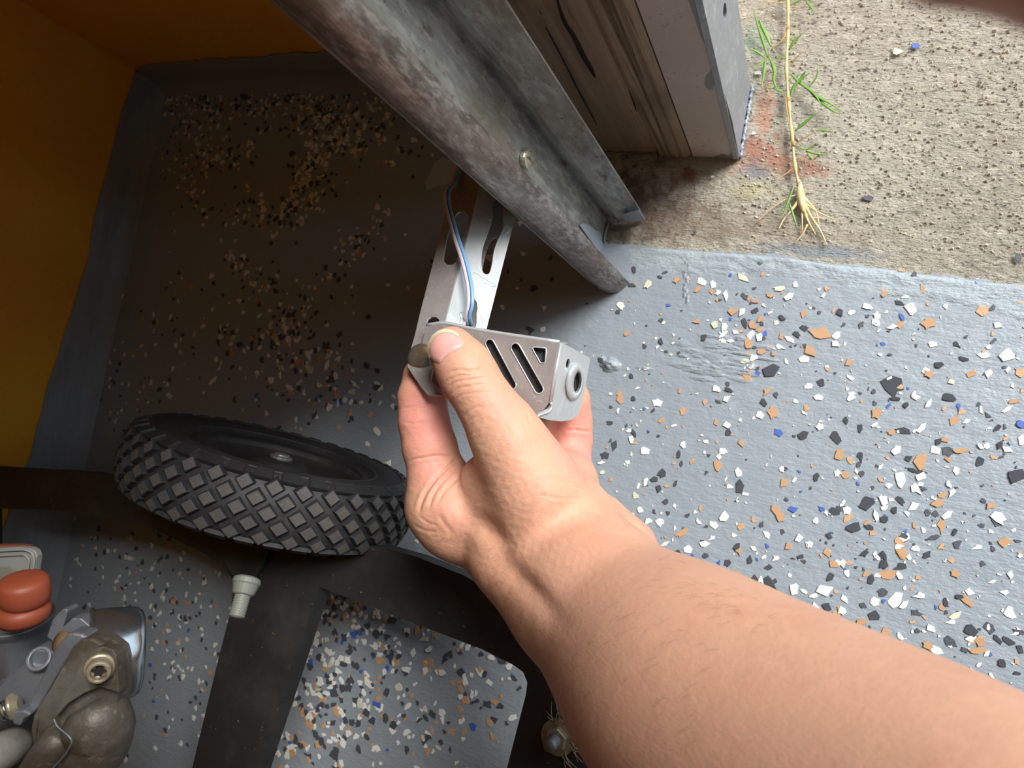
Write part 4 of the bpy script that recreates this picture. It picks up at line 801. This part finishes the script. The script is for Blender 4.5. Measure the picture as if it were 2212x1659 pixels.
slab([(520, 838), (590, 826), (660, 862), (735, 920), (752, 990), (756, 1180), (740, 1300), (480, 1400), (380, 1500), (300, 1660), (160, 1800), (215, 1560), (196, 1420), (212, 1322), (330, 1130), (420, 970), (470, 884)], .297, .012, M['oily'], 'manifold_plate', bev=.0022, lab='brown oily flange plate')
slab([(660, 880), (720, 900), (745, 940), (750, 1010), (762, 1180), (640, 1140), (540, 1180), (430, 1250), (350, 1345), (342, 1335), (400, 1210), (470, 1080), (545, 950), (600, 900)], .2925, .006, M['oily'], 'manifold_ear', bev=.0012)
mp = [ex(560, 1250, .300), ex(612, 1340, .300), ex(640, 1430, .302), ex(600, 1540, .304), ex(500, 1680, .308), ex(380, 1850, .314)]
obj('manifold_elbow', *tube(catmull(mp, 6), [120 * se, 150 * se, 172 * se, 186 * se, 196 * se, 204 * se] + [208 * se] * 6 + [200 * se] * 7 + [190 * se] * 6 + [185 * se] * 6, 36), M['oily'], cart, smooth=True, label='brown-grey cast elbow pipe')
obj('manifold_branch', *tube(catmull([ex(420, 1420, .296), ex(330, 1540, .297), ex(230, 1690, .300), ex(120, 1850, .306)], 6), [70 * se, 90 * se, 104 * se] + [110 * se] * 16, 24), M['oily'], cart, smooth=True)
obj('casting_seam', *tube(catmull([ex(345, 1345, .2885), ex(370, 1395, .2882), ex(440, 1455, .287), ex(458, 1500, .287), ex(420, 1570, .2885), ex(350, 1650, .291), ex(290, 1720, .293)], 5), .00042, 6), M['cast'], cart, smooth=True, label='bright casting seam')
bax = cdir(.42, -.04, .90); bcn = ex(640, 1012, .2915)
fb_ = obj('flange_bolt', *lathe(bcn, bax, [(-.002, 84 * se), (0, 88 * se), (.0012, 88 * se), (.0016, 76 * se), (.0020, 72 * se), (.0055, 70 * se), (.0062, 64 * se), (.0062, 46 * se), (.0036, 42 * se), (.0036, .0001)], 32), M['brass'], cart, bevel=.0003, label='brassy socket head bolt')
u, v, d = frame_from(bax); starp = []
for i in range(12):
    a = 2 * PI * i / 12; r = (44 if i % 2 else 26) * se; starp.append(bcn + d * .0041 + r * (u * math.cos(a) + v * math.sin(a)))
V, Fc = prism(starp, lambda q: q - d * .0008); obj('socket_star', V, Fc, mat('dark_socket', srgb(52, 48, 44), .5, .5), fb_)
# idle screw with spring and brass washer
sax = cdir(-.9, -.25, .30); s0 = ex(95, 1262, .298)
scr = obj('idle_screw', *lathe(s0, sax, [(-.002, 50 * se), (0, 84 * se), (.0006, 86 * se), (.0014, 82 * se), (.0018, 40 * se), (.016, 38 * se)], 28), M['brass'], cart, smooth=False, label='brass screw washer')
u, v, d = frame_from(sax)
obj('spring', *tube([s0 + d * (.002 + .0125 * i / 84) + 60 * se * (u * math.cos(i * .45) + v * math.sin(i * .45)) for i in range(84)], 9 * se, 8), M['chrome'], scr, smooth=True, label='shiny coil spring')
slab([(78, 1296), (150, 1288), (192, 1304), (190, 1330), (150, 1345), (128, 1392), (80, 1380)], .294, .010, M['cast'], 'screw_lug', bev=.0008)
obj('grey_knob', *lathe(ex(0, 1560, .300), cdir(0, .1, 1), [(-.016, 60 * se), (-.008, 116 * se), (0, 122 * se), (.006, 104 * se), (.010, 66 * se), (.0115, .0001)], 32), mat('grey_plastic', srgb(140, 134, 128), .5, 0, [('noise', 90, .5, .66, srgb(112, 106, 100), .6)]), cart, smooth=True, label='rounded grey plastic knob')
# pale cover plate at the left edge
Mcov = mat('milky_grey_plastic', srgb(132, 134, 130), .4, 0, [('noise', 30, .45, .65, srgb(126, 128, 122), .6)])
co_ = [(-160, 262), (-40, 252), (120, 244), (190, 250), (226, 268), (238, 300), (232, 340), (226, 400), (200, 480), (150, 580), (-160, 600)]
cover = slab(co_, .322, .004, Mcov, 'air_cover', bev=.0008, lab='pale milky grey plastic cover')
for inset, zz, w in ((14, .3212, 9), (46, .3212, 7)):
    pth = [(-160, 262 + inset), (120, 246 + inset), (180 - inset * .4, 252 + inset), (222 - inset, 275 + inset * .8), (232 - inset, 330), (222 - inset, 400), (190 - inset, 480), (140 - inset, 580)]
    obj('cover_rim', *tube(catmull([ex(x, y, zz) for x, y in pth], 4), w * se, 8), Mcov, cover, smooth=True)
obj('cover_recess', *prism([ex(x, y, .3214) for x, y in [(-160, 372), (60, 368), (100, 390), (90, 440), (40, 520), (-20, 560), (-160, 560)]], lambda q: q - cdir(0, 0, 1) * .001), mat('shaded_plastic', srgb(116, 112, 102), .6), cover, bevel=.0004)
V, Fc = prism([ex(x, y, .330) for x, y in [(-160, 236), (100, 232), (180, 240), (150, 262), (-160, 266)]], lambda q: q - cdir(0, 0, 1) * .004); obj('seal_edge', V, Fc, M['redrub'], cart)

def HAND():
    # forearm and wrist (the arm comes up towards the lens)
    chain([(2290, 2140, .145, 480), (2000, 1898, .182, 396), (1762, 1711, .214, 319), (1550, 1541, .250, 253), (1441, 1448, .278, 209), (1342, 1356, .304, 157), (1258, 1266, .324, 134)], .012)
    cone((1210, 1300, .330, 112), (1120, 1200, .344, 104), .014)
    cone((1286, 1234, .328, 106), (1228, 1144, .345, 97), .014)
    # back of the hand
    cone((1180, 1200, .346, 118), (1045, 1130, .366, 92), .012)
    cone((1236, 1182, .350, 104), (1190, 1060, .366, 88), .012)
    # thumb metacarpal and thumb
    chain([(1200, 1150, .338, 100), (1150, 1045, .336, 92), (1102, 958, .334, 72), (1078, 915, .334, 68)], .010)
    chain([(1078, 915, .334, 68), (1050, 872, .334, 61), (1016, 818, .335, 61), (1000, 790, .336, 58), (976, 756, .338, 51)], .004)
    # thumb web and index root
    cone((1050, 1040, .352, 58), (1120, 1110, .350, 90), .012)
    chain([(1060, 1140, .364, 84), (985, 1120, .366, 78), (955, 1090, .366, 70), (945, 1030, .368, 60)], .010)
    chain([(945, 1030, .368, 60), (928, 965, .369, 56), (916, 912, .370, 52), (912, 860, .374, 50), (916, 815, .380, 42), (934, 790, .386, 34)], .004)
    # palm, middle, ring and little fingers curling behind the box
    cone((1120, 1110, .385, 95), (1230, 1150, .375, 100), .014)
    chain([(1060, 1100, .392, 62), (1072, 1000, .402, 42), (1076, 920, .404, 38), (1100, 868, .400, 34), (1112, 850, .394, 31)], .005)
    chain([(1130, 1080, .398, 66), (1138, 990, .412, 44), (1152, 915, .412, 38), (1176, 876, .404, 34), (1188, 858, .396, 31)], .005)
    chain([(1190, 1100, .392, 72), (1215, 1010, .396, 58), (1226, 950, .394, 50), (1228, 905, .391, 47), (1230, 862, .386, 40), (1228, 842, .384, 34)], .005)
    chain([(1190, 1060, .376, 80), (1232, 1030, .378, 54)], .010)
    cone((1160, 925, .382, 34), (1180, 900, .386, 30), .005)
    # heel of the palm
    cone((1282, 1146, .372, 84), (1326, 1200, .370, 98), .004)
    cone((1250, 1110, .352, 62), (1285, 1130, .352, 52), .010)

# ---------------------------------------------------------------- the left hand and forearm (one continuous skin)
def cp3(px, py, z): return np.array([(px - W_PX / 2) * z / F_PX, -(py - H_PX / 2) * z / F_PX, -z])
PR = []   # a, b, ra, rb, k
def cone(a, b, k=.006):
    """a, b = (px, py, depth of the centre, radius in px)"""
    PR.append((cp3(*a[:3]), cp3(*b[:3]), a[3] * a[2] / F_PX, b[3] * b[2] / F_PX, k))
def chain(pts, k=.006):
    if len(pts) > 5 and pts[0][3] > 300: pts = [tuple(p) for p in catmull(pts, 5)]
    for i in range(len(pts) - 1): cone(pts[i], pts[i + 1], k)
HAND()
def sdc(P, a, b, ra, rb):
    ab = b - a; L = float(ab @ ab) + 1e-12; t = np.clip(((P - a) @ ab) / L, 0, 1).astype(np.float32)
    q = P - a - t[..., None] * ab
    return np.sqrt((q * q).sum(-1)) - (ra + (rb - ra) * t)
def field(P, prs):
    D = None
    for (a, b, ra, rb, k) in prs:
        d = sdc(P, a, b, ra, rb)
        if D is None: D = d; continue
        h = np.maximum(k - np.abs(D - d), 0) / k; D = np.minimum(D, d) - h * h * k * .25
    return D
def surface_nets(prs, h):
    lo = np.min([np.minimum(a, b) - max(ra, rb) for a, b, ra, rb, k in prs], 0) - 4 * h; hi = np.max([np.maximum(a, b) + max(ra, rb) for a, b, ra, rb, k in prs], 0) + 4 * h
    n = np.ceil((hi - lo) / h).astype(int) + 1; V = np.full(n, .05, np.float32); first = True
    axs = [(lo[i] + h * np.arange(n[i])).astype(np.float32) for i in range(3)]
    for (a, b, ra, rb, k) in prs:
        m = max(ra, rb) + 2.2 * k + 2 * h; l = np.maximum(((np.minimum(a, b) - m - lo) / h).astype(int), 0); u = np.minimum(((np.maximum(a, b) + m - lo) / h).astype(int) + 2, n)
        sl_ = tuple(slice(l[i], u[i]) for i in range(3)); g = np.stack(np.meshgrid(*[axs[i][sl_[i]] for i in range(3)], indexing='ij'), -1)
        d = sdc(g, a.astype(np.float32), b.astype(np.float32), ra, rb); D = V[sl_]
        hh = np.maximum(k - np.abs(D - d), 0) / k; V[sl_] = np.minimum(D, d) - hh * hh * k * .25
    ins = V < 0; c = ins[:-1, :-1, :-1].astype(np.int8)
    cnt = sum(ins[i:n[0] - 1 + i, j:n[1] - 1 + j, k:n[2] - 1 + k].astype(np.int8) for i in (0, 1) for j in (0, 1) for k in (0, 1))
    act = (cnt > 0) & (cnt < 8); idx = np.argwhere(act); vid = np.full(act.shape, -1, np.int64); vid[act] = np.arange(len(idx))
    acc = np.zeros((len(idx), 3)); num = np.zeros(len(idx))
    offs = [(i, j, k) for i in (0, 1) for j in (0, 1) for k in (0, 1)]
    for o in offs:
        for ax_ in range(3):
            if o[ax_]: continue
            o2 = list(o); o2[ax_] = 1
            v0 = V[tuple((idx + o).T)]; v1 = V[tuple((idx + o2).T)]; cr = (v0 < 0) != (v1 < 0); t = np.where(cr, v0 / np.where(v0 == v1, 1, v0 - v1), 0)
            p = np.tile(np.array(o, float), (len(idx), 1)); p[:, ax_] += t; acc[cr] += p[cr]; num[cr] += 1
    P = lo + h * (idx + acc / num[:, None]); quads = []
    for ax_ in range(3):
        s0 = [slice(None)] * 3; s1 = [slice(None)] * 3; s0[ax_] = slice(0, -1); s1[ax_] = slice(1, None)
        e = np.argwhere(ins[tuple(s0)] != ins[tuple(s1)]); b_, c_ = [(1, 2), (2, 0), (0, 1)][ax_]
        e = e[(e[:, b_] > 0) & (e[:, c_] > 0)]; inside0 = ins[tuple(e.T)]
        def g(db, dc): q = e.copy(); q[:, b_] -= db; q[:, c_] -= dc; return vid[tuple(q.T)]
        q = np.stack([g(1, 1), g(0, 1), g(0, 0), g(1, 0)], 1); q[~inside0] = q[~inside0][:, ::-1]; quads.append(q)
    return P, np.concatenate(quads)
def grad(P, prs, e=2e-4):
    G_ = np.zeros_like(P)
    for i in range(3):
        d = np.zeros(3); d[i] = e; G_[:, i] = field(P + d, prs) - field(P - d, prs)
    return G_ / (np.linalg.norm(G_, axis=1)[:, None] + 1e-12)
def skin_mesh(prs, h, creases=(), bulges=(), sub=True, name='body', m=None, parent=None, pinkf=None, post=None):
    P, Qd = surface_nets(prs, h)
    if sub:                                   # one split of every quad, then snap back on the surface
        E2 = np.sort(np.concatenate([Qd[:, [0, 1]], Qd[:, [1, 2]], Qd[:, [2, 3]], Qd[:, [3, 0]]]), 1)
        U, inv = np.unique(E2, axis=0, return_inverse=True); inv = inv.reshape(-1); n = len(P); nq = len(Qd); em = n + inv.reshape(4, nq)
        ctr = n + len(U) + np.arange(nq); P = np.concatenate([P, P[U].mean(1), P[Qd].mean(1)])
        Qd = np.concatenate([np.stack([Qd[:, i], em[i], ctr, em[(i + 3) % 4]], 1) for i in range(4)])
    for _ in range(2):
        Gn = grad(P, prs); P = P - Gn * np.clip(field(P, prs), -h, h)[:, None]
    # even out, then displace
    Gn = grad(P, prs)
    px = W_PX / 2 + F_PX * P[:, 0] / -P[:, 2]; py = H_PX / 2 - F_PX * P[:, 1] / -P[:, 2]
    view = -P / np.linalg.norm(P, axis=1)[:, None]; fac = np.clip((Gn * view).sum(1) * 1.5, 0, 1)
    disp = np.zeros(len(P))
    for (pts, w, dpt) in creases:             # skin folds: shallow grooves with soft shoulders
        C_ = np.array([c[:2] for c in catmull([np.array([a, b, 0.]) for a, b in pts], 6)]); lo_, hi_ = C_.min(0) - 5 * w, C_.max(0) + 5 * w
        sel = np.where((px > lo_[0]) & (px < hi_[0]) & (py > lo_[1]) & (py < hi_[1]) & (fac > 0))[0]
        if not len(sel): continue
        best = np.full(len(sel), 1e9); tt = np.zeros(len(sel)); k = len(C_) - 1
        for i in range(k):
            a, b = C_[i], C_[i + 1]; ab = b - a; q = np.stack([px[sel], py[sel]], 1) - a; t = np.clip(q @ ab / (ab @ ab + 1e-9), 0, 1); d = np.hypot(*(q - t[:, None] * ab).T)
            u = d < best; best[u] = d[u]; tt[u] = (i + t[u]) / k
        env = np.clip(np.sin(PI * np.clip(tt, .02, .98)) * 2.2, 0, 1); g = best / w
        disp[sel] += fac[sel] * env * dpt * (-np.exp(-g * g) + .35 * np.exp(-((g - 2.0) / .9) ** 2))
    for (cx, cy, rx, ry, ang, amt) in bulges:
        c_, s_ = math.cos(ang), math.sin(ang); u = ((px - cx) * c_ + (py - cy) * s_) / rx; v = (-(px - cx) * s_ + (py - cy) * c_) / ry; disp += fac * amt * np.exp(-(u * u + v * v))
    if post is not None: disp += post(px, py, fac, P)
    P = P + Gn * disp[:, None]
    W = cam2w(P)
    org = ORG[parent]; me = bpy.data.meshes.new(name)
    me.vertices.add(len(W)); me.vertices.foreach_set('co', (W - org).astype(np.float32).ravel())
    me.loops.add(Qd.size); me.loops.foreach_set('vertex_index', Qd.astype(np.int32).ravel()); me.polygons.add(len(Qd))
    me.polygons.foreach_set('loop_start', np.arange(0, Qd.size, 4, dtype=np.int32)); me.update(calc_edges=True); me.validate()
    me.polygons.foreach_set('use_smooth', [True] * len(me.polygons))
    at = me.attributes.new('pink', 'FLOAT', 'POINT'); at.data.foreach_set('value', (pinkf(px, py, P, Gn) if pinkf else np.zeros(len(P))).astype(np.float32))
    o = bpy.data.objects.new(name, me); sc.collection.objects.link(o); o.parent = parent; me.materials.append(m); ORG[o] = org
    return o
def march(px, py, prs, z0, z1, lift=0.0, n=60):
    """points where camera rays first meet the hand surface, lifted off by lift"""
    d = np.stack([(px - W_PX / 2) / F_PX, -(py - H_PX / 2) / F_PX, -np.ones_like(px)], 1); z = np.full(len(px), z0)
    for _ in range(n): z = np.minimum(z + np.clip(field(d * z[:, None], prs) - lift, -.01, .01) * .9, z1)
    return d * z[:, None]
# skin material
def skin(name):
    m = mat(name, srgb(208, 160, 134), .5, 0, [('noise', 26, .45, .68, srgb(198, 144, 118), .6, 4), ('noise', 120, .5, .72, srgb(220, 168, 140), .5, 5), ('noise', (700,) * 3, .60, .72, srgb(194, 130, 104), .35, 3)],
            [('edge', (1100, 1100, 1100), .22, .0004), ('noise', (420, 900, 420), .30, .0006), ('noise', 120, .12, .002)], sss=.22, spec=.35)
    nt = m.node_tree; N = nt.nodes; L = nt.links; p = N['Principled BSDF']; src = p.inputs['Base Color'].links[0].from_socket
    a = N.new('ShaderNodeAttribute'); a.attribute_name = 'pink'; mx = N.new('ShaderNodeMix'); mx.data_type = 'RGBA'
    L.new(a.outputs['Fac'], mx.inputs[0]); L.new(src, mx.inputs[6]); mx.inputs[7].default_value = srgb(222, 146, 134); L.new(mx.outputs[2], p.inputs['Base Color']); return m
M['skin'] = skin('skin')
C3 = lambda pts: [(840 + .3617 * x, 680 + .3617 * y) for x, y in pts]
CRE = [(C3(p), w, d * .001) for p, w, d in [
    ([(350, 352), (420, 328), (500, 338), (585, 300)], 3.0, .45), ([(345, 400), (400, 372), (470, 362), (560, 352)], 2.5, .30), ([(352, 440), (400, 402), (480, 388), (590, 372)], 3.0, .45),
    ([(366, 482), (420, 440), (500, 425), (600, 410)], 2.5, .30), ([(380, 520), (440, 478), (520, 468), (620, 460)], 2.5, .25), ([(300, 430), (330, 410), (350, 380)], 2.2, .2),
    ([(420, 660), (450, 600), (500, 560), (560, 545)], 3, .3), ([(425, 720), (470, 640), (540, 600)], 3, .25), ([(430, 780), (480, 720), (560, 690)], 3, .2),
    ([(425, 850), (385, 880), (330, 930), (270, 990), (220, 1060), (190, 1130), (175, 1190)], 4.0, .9), ([(410, 890), (360, 950), (300, 1020), (260, 1090), (240, 1160)], 3.5, .7),
    ([(430, 930), (390, 990), (330, 1060), (290, 1140)], 3, .5), ([(350, 880), (280, 950), (230, 1000)], 3, .35), ([(160, 862), (230, 850), (310, 842), (395, 850)], 3.0, .5),
    ([(68, 562), (130, 552), (190, 545), (250, 530)], 3.0, .45), ([(80, 585), (150, 572), (230, 560)], 2.5, .25), ([(75, 640), (150, 650), (220, 640)], 2.5, .2), ([(110, 880), (160, 862), (200, 856)], 3, .3),
    ([(826, 596), (834, 625), (845, 650)], 3, .5), ([(925, 672), (936, 690), (938, 710)], 3, .4), ([(1000, 985), (1080, 1020), (1160, 1040), (1240, 1050)], 3, .3),
    ([(960, 940), (1040, 990), (1140, 1010), (1220, 990)], 3, .22), ([(860, 1060), (980, 1090), (1100, 1100), (1200, 1085)], 3, .2),
    ([(1080, 1180), (1200, 1230), (1320, 1310)], 4, .2), ([(1050, 692), (1120, 690), (1200, 700)], 3.0, .5), ([(1080, 640), (1130, 700), (1150, 760)], 3, .2),
    ([(300, 1190), (330, 1240), (380, 1300)], 5, .3), ([(180, 1200), (230, 1240), (300, 1260)], 3, .3), ([(150, 1260), (220, 1290), (300, 1300)], 3, .25)]]
BUL = [(975, 1108, 34, 46, -.6, .0022), (1058, 1150, 46, 24, .75, -.0042), (1130, 1260, 90, 26, .82, -.0034), (1000, 1050, 22, 50, .1, -.0012), (1160, 1120, 26, 110, .5, .0010), (1230, 1060, 24, 60, .9, .0010), (1110, 960, 42, 60, .5, .0010), (1140, 1060, 70, 120, .45, .0016),
       (940, 1000, 30, 20, 0, -.001), (1022, 840, 50, 20, -.5, .0006), (1330, 1110, 30, 24, .6, .0012), (1180, 960, 30, 60, .9, -.0008), (1010, 1190, 26, 44, -.75, -.0012)]
def fine(px, py, fac, P):
    # irregular skin lines running across the hand, denser on the knuckles
    r = np.zeros(len(px)); g2 = np.random.default_rng(3)
    for i in range(22):
        a = g2.uniform(-.5, .7) + (PI / 2 if i % 3 == 0 else 0); f = g2.uniform(.05, .22); ph = g2.uniform(0, 6); wb = g2.uniform(.004, .012)
        u = px * math.sin(a) + py * math.cos(a); v = px * math.cos(a) - py * math.sin(a)
        r += -np.abs(np.sin(u * f + ph + 1.5 * np.sin(v * wb + ph * 2))) ** .6 / 22
    region = np.clip(1.3 - np.hypot((px - 1080) / 330, (py - 1040) / 330), .12, 1)
    return (r + .6) * .0011 * fac * region
def pinkf(px, py, P, Gn):
    s = lambda cx, cy, rx, ry: np.clip(1.5 - np.hypot((px - cx) / rx, (py - cy) / ry) * 1.3, 0, 1)
    p = np.maximum.reduce([s(920, 900, 75, 130), s(930, 1010, 60, 60) * .8, s(1240, 930, 60, 110), s(1390, 1160, 60, 80) * np.clip(Gn[:, 0] * 2 - .9, 0, 1), s(965, 740, 40, 40) * .5, s(1080, 870, 60, 50) * .35, s(960, 1110, 60, 60) * .35])
    return np.clip(p, 0, 1) * .8
person = thing('person', cam2w(cp3(1250, 1250, .34)), 'bare left hand and forearm reaching in from the lower right, gripping the steel bracket', 'person')
body = skin_mesh(PR, .0013, CRE, BUL, True, 'body', M['skin'], person, pinkf, fine)
# thumbnail
NL = C3([(242, 262), (232, 215), (238, 172), (262, 128), (300, 98), (342, 88), (385, 98), (420, 124), (444, 160), (440, 184), (405, 206), (360, 232), (326, 262), (306, 286), (285, 284), (260, 276)])
NLs = smooth2(NL, 3); ctr_ = np.mean(NLs, 0); V = []; rings_n = 8; nn_ = len(NLs)
pp = [(ctr_ + (np.array(p) - ctr_) * s) for s in np.linspace(1, .08, rings_n) for p in NLs]; pp = np.array(pp)
lifts = np.repeat([.00015] + [.0006] + [.00075] * (rings_n - 2), nn_)
Pn = march(pp[:, 0], pp[:, 1], PR, .25, .42, 0); Gq = grad(Pn, PR); dn_ = Gq * lifts[:, None]; Wn = cam2w(Pn + dn_)
Fc = [[j * nn_ + i, j * nn_ + (i + 1) % nn_, (j + 1) * nn_ + (i + 1) % nn_, (j + 1) * nn_ + i] for j in range(rings_n - 1) for i in range(nn_)] + [[(rings_n - 1) * nn_ + i for i in range(nn_)]]
mnail = mat('nail', srgb(226, 168, 160), .28, 0, (), [('noise', 200, .1, .0003)], sss=.1)
obj('thumbnail', Wn, Fc, mnail, person, smooth=True, label='pink thumbnail with a pale free edge')
fe_ = C3([(252, 262), (238, 215), (244, 172), (266, 130), (302, 102), (342, 93), (384, 102), (418, 128)]); fi_ = C3([(262, 250), (252, 214), (258, 180), (278, 144), (308, 120), (342, 110), (378, 116), (408, 136)])
poly2 = [np.array(p) for p in fe_] + [np.array(p) for p in fi_[::-1]]; a_ = np.array(fe_ + fi_); Pn = march(a_[:, 0], a_[:, 1], PR, .25, .42, 0); Wn = cam2w(Pn + grad(Pn, PR) * .00095)
n8 = len(fe_); obj('nail_edge', Wn, [[i, i + 1, n8 + i + 1, n8 + i] for i in range(n8 - 1)], mat('nail_white', srgb(222, 208, 176), .4), person, smooth=True, label='pale free edge of the thumbnail')
# arm hair
pos = []; tries = 0
hb = MB(); hr = random.Random(4)
def hairs(n, cx, cy, sx, sy, ang, L, dirs):
    xs_ = []; 
    for _ in range(n):
        a, b = hr.gauss(0, sx), hr.gauss(0, sy); xs_.append((cx + a * math.cos(ang) - b * math.sin(ang), cy + a * math.sin(ang) + b * math.cos(ang)))
    xs_ = np.array(xs_); P = march(xs_[:, 0], xs_[:, 1], PR, .10, .60, 0); ok = np.abs(field(P, PR)) < .0003; P = P[ok]; G_ = grad(P, PR)
    for q, gn in zip(P, G_):
        t = np.array([math.cos(dirs + hr.gauss(0, .5)), -math.sin(dirs + hr.gauss(0, .5)), 0]); t -= gn * (t @ gn); t /= np.linalg.norm(t); l = L * hr.uniform(.6, 1.3); cur = hr.uniform(-.5, .5); bt = np.cross(gn, t)
        pts = [q, q + t * l * .35 + gn * l * .16, q + t * l * .7 + gn * l * .2 + bt * cur * l * .2, q + t * l * .95 + gn * l * .14 + bt * cur * l * .5]
        hb.add(*tube([cam2w(p) for p in pts], [.00003, .000028, .00002, .00001], 3))
hairs(110, 1210, 1470, 130, 26, 1.0, .0055, 2.6); hairs(70, 1090, 1290, 70, 16, .8, .005, 2.6); hairs(50, 1400, 1420, 120, 60, .7, .006, 2.4); hairs(40, 1540, 1290, 80, 20, .42, .0045, 2.2)
hairs(40, 1040, 1190, 50, 40, .5, .005, 2.5)
hb.build('arm_hair', mat('brown_hair', srgb(96, 66, 46), .6), person, kind='stuff', label='sparse fine brown arm hair')

# ---------------------------------------------------------------- fingertip of the other hand, close under the lens
FP = []
def fc(a, b, k=.004): FP.append((np.array(a[:3]), np.array(b[:3]), a[3], b[3], k))
fc((.0290, .0305, -.0440, .0068), (.0400, .0303, -.0440, .0080)); fc((.0400, .0303, -.0440, .0080), (.0520, .0330, -.0440, .0086))
p2 = thing('person', cam2w(np.array([.03, .036, -.044])), 'finger of the photographing hand, dark and blurred across the top right corner', 'person')
skin_mesh(FP, .0011, (), (), False, 'finger', M['skin'], p2)
